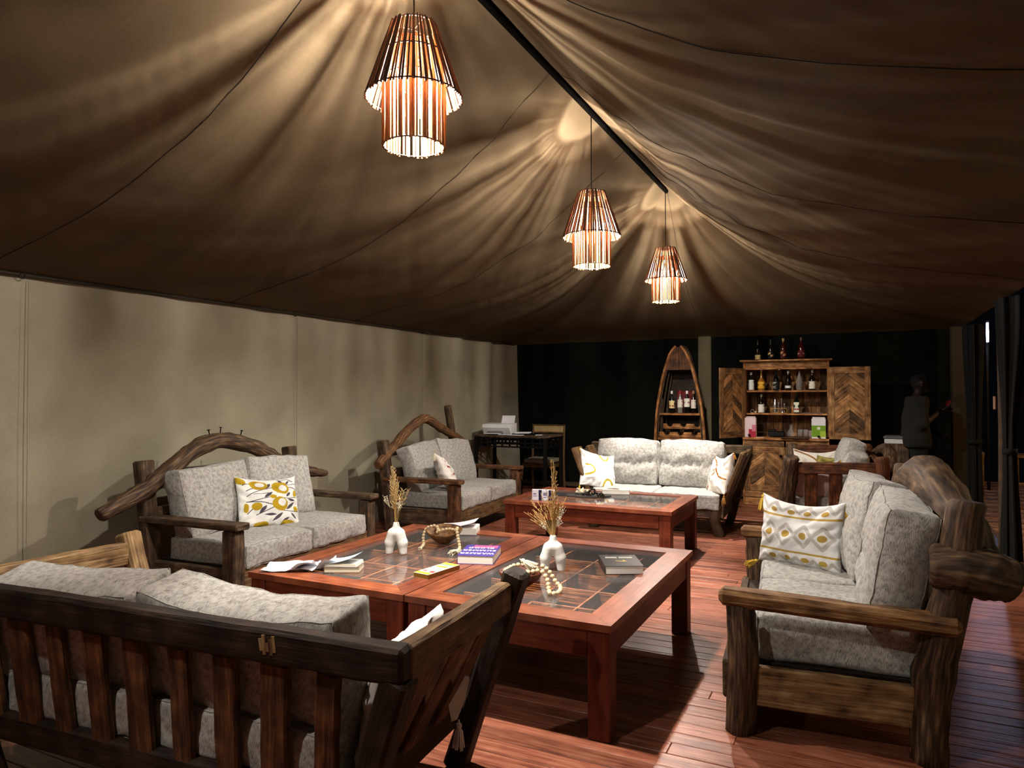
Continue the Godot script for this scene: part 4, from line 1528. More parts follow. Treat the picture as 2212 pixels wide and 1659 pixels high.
# ---------------------------------------------------------------- bar cabinet
func cabinet_door(parent: Node, xf: Transform3D, w: float, h: float, knob_x: float, tone: int):
	var fr := mb()
	var t := 0.026
	var sw := 0.07
	var rl := 0.085
	for x in [sw / 2, w - sw / 2]:
		bx(fr, Vector3(x, h / 2, 0), Vector3(sw, h, t), 0.003)
	for y in [rl / 2, h - rl / 2]:
		bx(fr, Vector3(w / 2, y, 0.0005), Vector3(w - 2 * sw, rl, t), 0.003)
	var d := part("door", fr, M["plank_%d" % tone], parent)
	d.transform = xf
	var x0 := sw
	var x1 := w - sw
	var xm := w / 2
	var bw := 0.082
	var k := 0
	for half in 2:
		var a: float = [x0, xm][half]
		var b: float = [xm, x1][half]
		var rect := PackedVector2Array([Vector2(a + 0.001, rl), Vector2(b - 0.001, rl), Vector2(b - 0.001, h - rl), Vector2(a + 0.001, h - rl)])
		var ang := 0.70 if half == 0 else -0.70
		var dir := Vector2(cos(ang), sin(ang))
		var nrm := Vector2(-dir.y, dir.x)
		var c := Vector2((a + b) / 2, h / 2)
		for i in range(-9, 10):
			var o := c + nrm * (i * bw)
			var strip := PackedVector2Array([o - dir * 1.2 - nrm * (bw / 2 - 0.0015), o + dir * 1.2 - nrm * (bw / 2 - 0.0015), o + dir * 1.2 + nrm * (bw / 2 - 0.0015), o - dir * 1.2 + nrm * (bw / 2 - 0.0015)])
			for pg in Geometry2D.intersect_polygons(strip, rect):
				if pg.size() < 3:
					continue
				var st := mb()
				slab(st, pg, -0.006, 0.006 + 0.003 * rng.randf(), Transform3D.IDENTITY, Transform2D(-ang, Vector2(rng.randf() * 3, rng.randf() * 3)))
				part("chevron_board", st, M["plank_%d" % (rng.randi() % 5)], d)
				k += 1
	if knob_x > 0.0:
		var kb := mb()
		lathe(kb, [Vector2(0.02, 0), Vector2(0.019, 0.006), Vector2(0.008, 0.01), Vector2(0.01, 0.02), Vector2(0.017, 0.028), Vector2(0.014, 0.036), Vector2(0.0005, 0.038)], 14, Transform3D(Basis(Vector3.RIGHT, PI / 2), Vector3(knob_x, h * 0.80, t / 2)))
		part("knob", kb, M["black_metal"], d)

func cabinet():
	var o := thing("bar_cabinet", "tall reclaimed-plank bar cabinet with open chevron doors, stocked with bottles", "cabinet", at(Vector3(-0.91, 0, -10.27)))
	var zf := 0.24
	var zb := -0.25
	for s in [-1, 1]:
		var a := mb()
		bx(a, Vector3(s * 0.528, 0.45, 0), Vector3(0.024, 0.90, 0.49))
		part("side_panel", a, M["rim_wood"], o)
		var b := mb()
		bx(b, Vector3(s * 0.526, 1.42, -0.05), Vector3(0.024, 0.96, 0.38))
		part("side_panel", b, M["plank_1"], o)
		var st := mb()
		bx(st, Vector3(s * 0.53, 1.905, 0.128), Vector3(0.026, 0.095, 0.03))
		part("corner_block", st, M["rim_wood"], o)
	for q in [["counter", 0.905, 0.03, 0.53, 0.0, "rim_wood", 1.08], ["shelf", 1.2355, 0.022, 0.36, -0.055, "rim_wood", 1.03], ["shelf", 1.5455, 0.022, 0.36, -0.055, "rim_wood", 1.03], ["top_board", 1.962, 0.022, 0.46, -0.02, "plank_2", 1.16], ["frieze", 1.905, 0.085, 0.03, 0.12, "plank_1", 1.03], ["header", 1.852, 0.022, 0.04, 0.125, "rim_wood", 1.06]]:
		var st := mb()
		bx(st, Vector3(0, q[1], q[4]), Vector3(q[6], q[2], q[3]))
		part(q[0], st, M[q[5]], o)
	var x := -0.515
	var k := 0
	while x < 0.51:
		var w := minf(0.075 + 0.05 * rng.randf(), 0.515 - x)
		var st := mb()
		bx(st, Vector3(x + w / 2, 1.40, -0.235 + 0.004 * rng.randf()), Vector3(w - 0.003, 0.96, 0.016))
		part("back_plank", st, M["plank_%d" % [0, 3, 4, 1, 3, 2, 0, 4][k % 8]], o)
		x += w
		k += 1
	var sd := mb()
	bx(sd, Vector3(0.12, 0.926, 0.10), Vector3(0.34, 0.012, 0.40))
	part("slide_board", sd, M["plank_3"], o)
	# lower front: rails, plinth and two chevron doors
	for q in [[-0.27, 0.845, 0.52, 0.085, 0], [0.27, 0.845, 0.52, 0.085, 1], [0.0, 0.055, 1.03, 0.10, 2], [0.0, 0.155, 1.03, 0.085, 1]]:
		var st := mb()
		bx(st, Vector3(q[0], q[1], zf - 0.012), Vector3(q[2], q[3], 0.024))
		part("front_rail", st, M["plank_%d" % q[4]], o)
	cabinet_door(o, Transform3D(Basis.IDENTITY, Vector3(-0.515, 0.20, zf - 0.012)), 0.512, 0.60, 0.46, 1)
	cabinet_door(o, Transform3D(Basis.IDENTITY, Vector3(0.003, 0.20, zf - 0.012)), 0.512, 0.60, 0.05, 0)
	# upper doors swung open
	cabinet_door(o, Transform3D(Basis(Vector3.UP, deg_to_rad(180.0 + 58.0)) * Basis(Vector3.UP, PI), Vector3(-0.52, 0.915, 0.16)) * Transform3D(Basis(Vector3.UP, PI), Vector3(0, 0, 0)), 0.50, 0.945, -1.0, 0)
	cabinet_door(o, Transform3D(Basis(Vector3.UP, deg_to_rad(-2)), Vector3(0.535, 0.915, 0.16)), 0.49, 0.945, -1.0, 1)
	for s in [[-0.08, 1.837], [0.08, 1.837]]:
		var st := mb()
		bx(st, Vector3(s[0], s[1], 0.12), Vector3(0.02, 0.012, 0.02))
		part("door_catch", st, M["steel"], o)
	stock()

func label_mat(bg: Color, ink: Color, style: int) -> StandardMaterial3D:
	var im := Image.create(48, 64, false, Image.FORMAT_RGB8)
	im.fill(bg)
	match style:
		0:
			for r in [[8, 10, 32, 5], [12, 20, 24, 3], [10, 40, 28, 2], [14, 46, 20, 2], [10, 52, 28, 2]]:
				im.fill_rect(Rect2i(r[0], r[1], r[2], r[3]), ink)
		1:
			for y in range(14, 36):
				for x in range(12, 37):
					if Vector2((x - 24.0) / 12.0, (y - 25.0) / 11.0).length() < 1.0:
						im.set_pixel(x, y, ink)
			im.fill_rect(Rect2i(2, 40, 44, 8), Color(0.55, 0.12, 0.10))
		2:
			for y in 64:
				for x in 48:
					if absf(x * 0.55 + y - 44.0) < 9.0:
						im.set_pixel(x, y, ink)
		3:
			im.fill_rect(Rect2i(6, 26, 36, 8), ink)
			im.fill_rect(Rect2i(10, 40, 28, 3), ink)
	var m := plain(Color.WHITE, 0.7)
	m.albedo_texture = ImageTexture.create_from_image(im)
	m.uv1_scale = Vector3(2.0, 1, 1)
	m.uv1_offset = Vector3(0.5, 0, 0)
	return m

# bottle standing at p; lab: [y0, y1] as share of the height
func bottle(label: String, p: Vector3, h: float, r: float, glass: String, lm, lab := [0.12, 0.48], capc := Color(0.05, 0.05, 0.05), sh := 0.62, sides := 18, group := "bottles in the bar cabinet", ry := 0.0):
	var o := thing("bottle", label, "bottle", at(p, ry), group)
	var st := mb()
	lathe(st, [Vector2(0.0005, 0.004), Vector2(r * 0.9, 0.0), Vector2(r, 0.006), Vector2(r, h * sh * 0.82), Vector2(r * 0.9, h * sh * 0.93), Vector2(r * 0.55, h * (sh + 0.06)), Vector2(0.0145, h * (sh + 0.15)), Vector2(0.0135, h * 0.90)], sides)
	part("glass_body", st, M[glass], o)
	if lm != null:
		var lb := mb()
		var P := []
		var U := []
		for j in 2:
			var row := PackedVector3Array()
			var ur := PackedVector2Array()
			for i in 17:
				var a := lerpf(-0.12, 1.12, i / 16.0) * PI
				var y: float = h * lab[j]
				row.append(Vector3(-cos(a) * (r + 0.0008), y, sin(a) * (r + 0.0008)))
				ur.append(Vector2(lerpf(0.0, 0.5, i / 16.0), 1.0 - j))
			P.append(row)
			U.append(ur)
		sheet(lb, P, U, 0, false)
		part("label", lb, lm, o)
	var cp := mb()
	lathe(cp, [Vector2(0.0155, h * 0.86), Vector2(0.0165, h * 0.87), Vector2(0.0165, h * 0.985), Vector2(0.0150, h), Vector2(0.0004, h)], 12)
	part("cap", cp, plain(capc, 0.4), o)

func stock():
	var W := Color(0.86, 0.85, 0.80)
	var K := Color(0.12, 0.11, 0.10)
	var lw := label_mat(W, K, 0)
	var lgold := label_mat(Color(0.80, 0.62, 0.18), K, 3)
	var lblack := label_mat(Color(0.06, 0.06, 0.06), Color(0.75, 0.74, 0.70), 0)
	var lgreen := label_mat(Color(0.88, 0.88, 0.80), Color(0.10, 0.25, 0.12), 1)
	var lstripe := label_mat(Color(0.04, 0.04, 0.04), Color(0.70, 0.60, 0.35), 2)
	var lred := label_mat(Color(0.30, 0.08, 0.05), Color(0.75, 0.55, 0.42), 2)
	var lred2 := label_mat(Color(0.35, 0.05, 0.05), Color(0.80, 0.76, 0.70), 3)
	var lcream := label_mat(Color(0.86, 0.78, 0.52), Color(0.35, 0.16, 0.08), 1)
	var lband := label_mat(Color(0.88, 0.88, 0.86), K, 3)
	var y0 := 1.974
	bottle("very dark bottle, leftmost of the four on top of the bar cabinet", Vector3(-1.274, y0, -10.25), 0.285, 0.038, "bottle_dark", lcream, [0.05, 0.26])
	bottle("square-shouldered black bottle with a slanted gold-lettered label on top of the bar cabinet", Vector3(-1.104, y0, -10.25), 0.285, 0.037, "bottle_dark", lstripe, [0.10, 0.42])
	bottle("gold-capped bottle with a slanted red-brown label on top of the bar cabinet", Vector3(-0.943, y0, -10.25), 0.295, 0.037, "bottle_amber", lred, [0.10, 0.45], Color(0.68, 0.55, 0.30))
	bottle("broad dark red bottle, rightmost of the four on top of the bar cabinet", Vector3(-0.715, y0, -10.25), 0.30, 0.046, "bottle_red", lred2, [0.12, 0.40], Color(0.30, 0.22, 0.16))
	var y1 := 1.5565
	bottle("green bottle with a tall white label, leftmost on the upper shelf of the bar cabinet", Vector3(-1.367, y1, -10.27), 0.255, 0.040, "bottle_green", label_mat(Color(0.84, 0.88, 0.86), Color(0.3, 0.4, 0.4), 0), [0.04, 0.58], Color(0.8, 0.8, 0.76), 0.66)
	bottle("slim-necked golden bottle with a yellow label on the upper shelf", Vector3(-1.232, y1, -10.27), 0.305, 0.047, "bottle_gold", lgold, [0.10, 0.40], Color(0.84, 0.80, 0.72), 0.46)
	bottle("square black-labelled bottle third along the upper shelf", Vector3(-1.039, y1, -10.27), 0.265, 0.044, "bottle_dark", lblack, [0.06, 0.50], K, 0.68, 4, "bottles in the bar cabinet", 45.0)
	bottle("dark bottle with white cap and low white band on the upper shelf", Vector3(-0.884, y1, -10.27), 0.272, 0.042, "bottle_dark", lband, [0.12, 0.24], Color(0.86, 0.86, 0.86), 0.64)
	bottle("pale grey bottle with a red cap on the upper shelf", Vector3(-0.743, y1, -10.27), 0.305, 0.042, "bottle_pale", label_mat(Color(0.42, 0.40, 0.38), Color(0.7, 0.68, 0.65), 0), [0.12, 0.45], Color(0.50, 0.08, 0.07), 0.56)
	bottle("dark bottle with square white label, rightmost on the upper shelf", Vector3(-0.582, y1, -10.27), 0.275, 0.043, "bottle_dark", lw, [0.08, 0.44], Color(0.8, 0.8, 0.78), 0.6)
	var y2 := 1.2465
	bottle("dark bottle with a long white label on the lower shelf beside the cocktail tools", Vector3(-1.234, y2, -10.27), 0.26, 0.043, "bottle_dark", lw, [0.03, 0.46], Color(0.72, 0.70, 0.55), 0.62)
	bottle("square dark green bottle with a red-banded cream label and round emblem, lower cabinet shelf", Vector3(-0.781, y2, -10.27), 0.262, 0.052, "bottle_green", null, [0.05, 0.56], Color(0.10, 0.12, 0.10), 0.68, 4, "bottles in the bar cabinet", 45.0)
	var fl := mb()
	bx(fl, Vector3(-0.781, y2 + 0.082, -10.27 + 0.0385), Vector3(0.066, 0.135, 0.002), 0.0005)
	# its label is glued on: make it a part of that bottle
	var bt: Node3D = get_node("bottle_011")
	var lb := part("label", panel(0.066, 0.135), lgreen, bt)
	lb.transform = bt.transform.affine_inverse() * at(Vector3(-0.781, y2 + 0.082, -10.27 + 0.0385))
	# cocktail tools in a brass frame
	var t := thing("cocktail_set", "brass-framed stand of steel cocktail tools on the lower shelf of the bar cabinet", "bar tools", at(Vector3(-1.005, y2, -10.25)))
	var fr := mb()
	for z in [-0.04, 0.04]:
		for y in [0.004, 0.062]:
			wire(fr, [Vector3(-0.105, y, z), Vector3(0.105, y, z)], 0.004, 5)
		for x in [-0.105, 0.105]:
			wire(fr, [Vector3(x, 0.0, z), Vector3(x, 0.064, z)], 0.004, 5)
	for x in [-0.105, 0.105]:
		for y in [0.004, 0.062]:
			wire(fr, [Vector3(x, y, -0.04), Vector3(x, y, 0.04)], 0.004, 5)
	part("frame", fr, plain(Color(0.72, 0.55, 0.28), 0.35, 0.8), t)
	var sk := mb()
	lathe(sk, [Vector2(0.03, 0.004), Vector2(0.036, 0.10), Vector2(0.037, 0.13), Vector2(0.022, 0.165), Vector2(0.022, 0.18), Vector2(0.014, 0.20), Vector2(0.0005, 0.203)], 16, Transform3D(Basis.IDENTITY, Vector3(-0.045, 0, 0)))
	part("shaker", sk, M["steel"], t)
	for q in [[0.035, 0.205, 0.006], [0.07, 0.13, 0.008], [0.0, 0.15, 0.005]]:
		var st := mb()
		log_(st, [Vector3(q[0], 0.004, 0.0), Vector3(q[0], q[1] * 0.5, 0.0), Vector3(q[0] + 0.003, q[1], 0.0)], [q[2] * 1.5, q[2], q[2] * 0.9], 8, 0.0, 1, 3)
		part("bar_tool", st, M["steel"], t)
	var jg := mb()
	lathe(jg, [Vector2(0.018, 0.004), Vector2(0.006, 0.035), Vector2(0.022, 0.075)], 12, Transform3D(Basis.IDENTITY, Vector3(0.05, 0, 0.02)))
	part("jigger", jg, M["steel"], t)
	var rg := mb()
	hoop(rg, 0.022, 0, 0.003)
	solo("ring_opener", rg, M["steel"], "small steel ring standing at the left of the lower cabinet shelf", "bar tool", "", Transform3D(Basis(Vector3.RIGHT, PI / 2), Vector3(-1.345, y2 + 0.026, -10.19)))
	var ck := mb()
	lathe(ck, [Vector2(0.0005, 0), Vector2(0.012, 0), Vector2(0.013, 0.02), Vector2(0.012, 0.024), Vector2(0.0005, 0.024)], 10)
	solo("cork", ck, M["cream_yarn"], "pale cork lying next to the steel ring on the cabinet shelf", "cork", "", at(Vector3(-1.302, y2, -10.19)))
	var kn := mb()
	bx(kn, Vector3(0, 0.007, 0), Vector3(0.10, 0.012, 0.02), 0.004)
	solo("folded_corkscrew", kn, M["black_metal"], "small black folded corkscrew between the long-label bottle and the cocktail tools", "corkscrew", "", at(Vector3(-1.15, y2, -10.18)))
	var tr := mb()
	bx(tr, Vector3(0, 0.006, 0), Vector3(0.26, 0.010, 0.10), 0.004)
	solo("flat_tray", tr, M["grey_plastic"], "flat grey tray at the right end of the lower cabinet shelf", "tray", "", at(Vector3(-0.57, y2, -10.22)))
	# counter
	var yc := 0.920
	wine_box("pink and white wine box on the left of the cabinet counter", Vector3(-1.372, yc, -10.14), Color(0.86, 0.78, 0.79), [[0.45, 0.0, 0.55, 0.42, Color(0.62, 0.10, 0.20)], [0.7, 0.3, 0.3, 0.35, Color(0.80, 0.45, 0.55)], [0.0, 0.0, 0.1, 0.6, Color(0.45, 0.06, 0.12)]])
	wine_box("green and white wine box on the right of the cabinet counter", Vector3(-0.50, yc, -10.14), Color(0.84, 0.83, 0.84), [[0.0, 0.08, 1.0, 0.58, Color(0.42, 0.58, 0.10)], [0.6, 0.08, 0.4, 0.3, Color(0.62, 0.72, 0.22)], [0.38, 0.45, 0.24, 0.14, Color(0.80, 0.82, 0.74)]])
	var cs := mb()
	bx(cs, Vector3(0, 0.045, 0), Vector3(0.21, 0.07, 0.12), 0.01)
	bx(cs, Vector3(-0.06, 0.09, 0), Vector3(0.09, 0.03, 0.11), 0.008)
	solo("black_case", cs, M["black_metal"], "low black case in the middle of the cabinet counter", "case", "", at(Vector3(-1.03, 0.923, -10.20)))
	var jr := mb()
	lathe(jr, [Vector2(0.0005, 0.003), Vector2(0.04, 0.0), Vector2(0.052, 0.03), Vector2(0.046, 0.07), Vector2(0.02, 0.11), Vector2(0.018, 0.15), Vector2(0.022, 0.16)], 18)
	solo("glass_carafe", jr, M["glass_clear"], "round clear glass carafe on the cabinet counter", "carafe", "", at(Vector3(-0.85, 0.932, -10.22)))
	var tm := mb()
	lathe(tm, [Vector2(0.0005, 0.004), Vector2(0.03, 0.0), Vector2(0.034, 0.10), Vector2(0.031, 0.10), Vector2(0.028, 0.008), Vector2(0.0005, 0.008)], 16)
	var g0 := solo("tumbler", tm, M["glass_clear"], "clear tumbler, leftmost of the row beside the green wine box", "glass", "tumblers on the cabinet counter", at(Vector3(-0.735, 0.932, -10.2)))
	for q in [[-0.668, -10.22, "clear tumbler, middle of the row beside the green wine box"], [-0.60, -10.2, "clear tumbler nearest the green wine box"]]:
		var g: MeshInstance3D = g0.duplicate()
		g.name = numbered("tumbler")
		add_child(g)
		g.transform = at(Vector3(q[0], yc if q[0] > -0.62 else 0.932, q[1]))
		tag(g, q[2], "glass", "tumblers on the cabinet counter")
	var nc := mb()
	bx(nc, Vector3(0, 0.003, 0), Vector3(0.10, 0.003, 0.05), 0.001)
	solo("white_card", nc, M["paper"], "small white card lying beside the pink wine box", "card", "", at(Vector3(-1.235, yc, -10.08), 4))

func panel(w: float, h: float) -> SurfaceTool:
	var st := mb()
	var P := [PackedVector3Array([Vector3(-w / 2, -h / 2, 0), Vector3(w / 2, -h / 2, 0)]), PackedVector3Array([Vector3(-w / 2, h / 2, 0), Vector3(w / 2, h / 2, 0)])]
	var U := [PackedVector2Array([Vector2(0, 1), Vector2(0.5, 1)]), PackedVector2Array([Vector2(0, 0), Vector2(0.5, 0)])]
	sheet(st, P, U, -1, true)
	return st

func wine_box(label: String, p: Vector3, c: Color, prints: Array):
	var o := thing("wine_box", label, "box", at(p))
	var w := 0.172
	var h := 0.262
	var b := mb()
	bx(b, Vector3(0, h / 2, 0), Vector3(w, h, 0.11), 0.003)
	part("carton", b, plain(c, 0.6), o)
	var top := mb()
	slab(top, PackedVector2Array([Vector2(-0.055, 0), Vector2(0.055, 0), Vector2(0.0, 0.02)]), -w / 2 + 0.01, w / 2 - 0.01, Transform3D(Basis(Vector3.UP, PI / 2), Vector3(0, h, 0)))
	part("folded_top", top, plain(c, 0.6), o)
	for i in prints.size():
		var q: Array = prints[i]
		var st := mb()
		bx(st, Vector3(-w / 2 + w * (q[0] + q[2] / 2), h * (q[1] + q[3] / 2), 0.0553 + 0.0002 * i), Vector3(w * q[2] - 0.002, h * q[3] - 0.002, 0.0006), 0.0)
		part("printed_panel", st, plain(q[4], 0.6), o)
	var tp := mb()
	log_(tp, [Vector3(0.0, 0.03, 0.055), Vector3(0.0, 0.028, 0.085)], [0.014, 0.016], 10, 0.0, 0, 2)
	part("tap", tp, M["black_metal"], o)

# ---------------------------------------------------------------- boat shelf
func boat():
	var o := thing("boat_shelf", "old wooden canoe half stood on end as a shelf against the dark back wall", "shelf", at(Vector3(-2.335, 0, -10.18)))
	var prof := [[0.355, 0.0], [0.36, 0.45], [0.355, 0.85], [0.325, 1.25], [0.285, 1.5], [0.21, 1.83], [0.125, 2.08], [0.035, 2.205]]
	for s in [-1, 1]:
		var sh := -0.025
		var pts := []
		for q in prof:
			pts.append(Vector3(s * q[0] + sh * (q[1] / 2.2), q[1], 0))
		var g := mb()
		var P2 := []
		for i in pts.size() - 1:
			for k in 4:
				P2.append((pts[i] as Vector3).cubic_interpolate(pts[i + 1], pts[maxi(i - 1, 0)], pts[mini(i + 2, pts.size() - 1)], k / 4.0))
		P2.append(pts[-1])
		sweep(g, P2, rectp(0.035, 0.05, 0.006), null, Vector3(0, 0, 1), -1, 0.004, s + 3)
		part("gunwale", g, M["rim_wood"], o)
		# inner hull strakes, running back
		for w in 3:
			var hp := mb()
			var f0 := w / 3.0
			var f1 := (w + 1) / 3.0
			var R0 := []
			for p in P2:
				R0.append(Vector3(p.x * (1.0 - 0.28 * (f0 + f1) / 2.0), p.y, -0.02 - 0.28 * (f0 + f1) / 2.0))
			sweep(hp, R0, rectp(0.105, 0.018, 0.004), null, Vector3(s, 0, 0.35), -1, 0.003, w + s * 5)
			part("hull_strake", hp, M[["wood_dark", "wood_grey", "wood_dark"][w]], o)
		var rib := mb()
		beam(rib, Vector3(s * 0.31, 0.0, -0.08), Vector3(s * 0.29, 1.45, -0.09), 0.04, 0.05, Vector3.BACK, 0.006, 0.004, s)
		part("rib", rib, M["wood_grey"], o)
	var bk := mb()
	slab(bk, PackedVector2Array([Vector2(-0.27, 0), Vector2(0.27, 0), Vector2(0.26, 0.9), Vector2(0.2, 1.55), Vector2(0.07, 2.1), Vector2(-0.1, 2.1), Vector2(-0.24, 1.55), Vector2(-0.28, 0.9)]), -0.335, -0.315)
	part("back_board", bk, M["wood_black"], o)
	var dp := mb()
	slab(dp, PackedVector2Array([Vector2(-0.225, 1.86), Vector2(0.165, 1.86), Vector2(0.10, 2.04), Vector2(0.01, 2.185), Vector2(-0.06, 2.185), Vector2(-0.155, 2.04)]), -0.03, 0.0, Transform3D.IDENTITY, Transform2D(PI / 2, Vector2(0.3, 0.1)))
	part("deck_piece", dp, M["wood_brown"], o)
	for q in [[1.218, 0.62], [0.86, 0.68]]:
		var st := mb()
		bx(st, Vector3(-0.015, q[0], -0.15), Vector3(q[1] - 0.04, 0.028, 0.27))
		part("shelf", st, M["rim_wood"], o)
	for q in [[0.885, -0.02], [1.0, -0.20]]:
		var poly := PackedVector2Array([Vector2(-0.31, 0.0), Vector2(0.29, 0.0), Vector2(0.29, 0.075)])
		for c in [0.20, 0.0, -0.20]:
			for i in 7:
				var a := PI * i / 6.0
				poly.append(Vector2(c + cos(a) * 0.045, 0.075 - sin(a) * 0.045))
		poly.append(Vector2(-0.31, 0.075))
		var st := mb()
		slab(st, poly, -0.012, 0.012, Transform3D(Basis.IDENTITY, Vector3(0, q[0] - 0.0, q[1])))
		part("bottle_rack", st, M["rim_wood"], o)
	var W := Color(0.86, 0.85, 0.80)
	var g := "bottles on the boat shelf"
	var ys := 1.233
	bottle("dark bottle with a cream label, leftmost on the boat shelf", Vector3(-2.476, ys, -10.26), 0.325, 0.04, "bottle_dark", label_mat(Color(0.88, 0.80, 0.58), Color(0.3, 0.15, 0.1), 1), [0.22, 0.56], Color(0.85, 0.84, 0.80), 0.62, 18, g)
	bottle("bottle with a pinkish cap and white label, second on the boat shelf", Vector3(-2.355, ys, -10.26), 0.325, 0.038, "bottle_pale", label_mat(W, Color(0.5, 0.15, 0.15), 0), [0.26, 0.60], Color(0.55, 0.15, 0.16), 0.62, 18, g)
	bottle("white-capped dark bottle with white label and a red dot, third on the boat shelf", Vector3(-2.256, ys, -10.26), 0.325, 0.042, "bottle_dark", label_mat(W, Color(0.5, 0.1, 0.1), 3), [0.28, 0.66], Color(0.86, 0.86, 0.84), 0.64, 18, g)
	bottle("narrow bottle with a cork-coloured stopper, rightmost on the boat shelf", Vector3(-2.163, ys, -10.26), 0.325, 0.035, "bottle_dark", label_mat(Color(0.84, 0.80, 0.76), Color(0.45, 0.2, 0.12), 0), [0.22, 0.60], Color(0.60, 0.45, 0.30), 0.64, 18, g)
	var rb := mb()
	bx(rb, Vector3(0, 0.16, 0), Vector3(0.26, 0.32, 0.05), 0.01)
	solo("red_box", rb, plain(Color(0.34, 0.03, 0.035), 0.7), "dark red box standing behind the bottles on the boat shelf", "box", "", at(Vector3(-2.31, ys, -10.44)))
	for i in 3:
		var wb := mb()
		var c := Transform3D(Basis(Vector3.RIGHT, PI / 2), Vector3([-2.535, -2.335, -2.135][i], 0.955, -10.43))
		lathe(wb, [Vector2(0.0005, 0.0), Vector2(0.036, 0.0), Vector2(0.037, 0.17), Vector2(0.014, 0.22), Vector2(0.014, 0.29), Vector2(0.0005, 0.291)], 14, c)
		solo("wine_bottle", wb, M["bottle_dark"], "dark wine bottle lying in the boat shelf's notched rack, %s" % ["left notch", "middle notch", "right notch"][i], "bottle", "wine bottles in the boat rack")

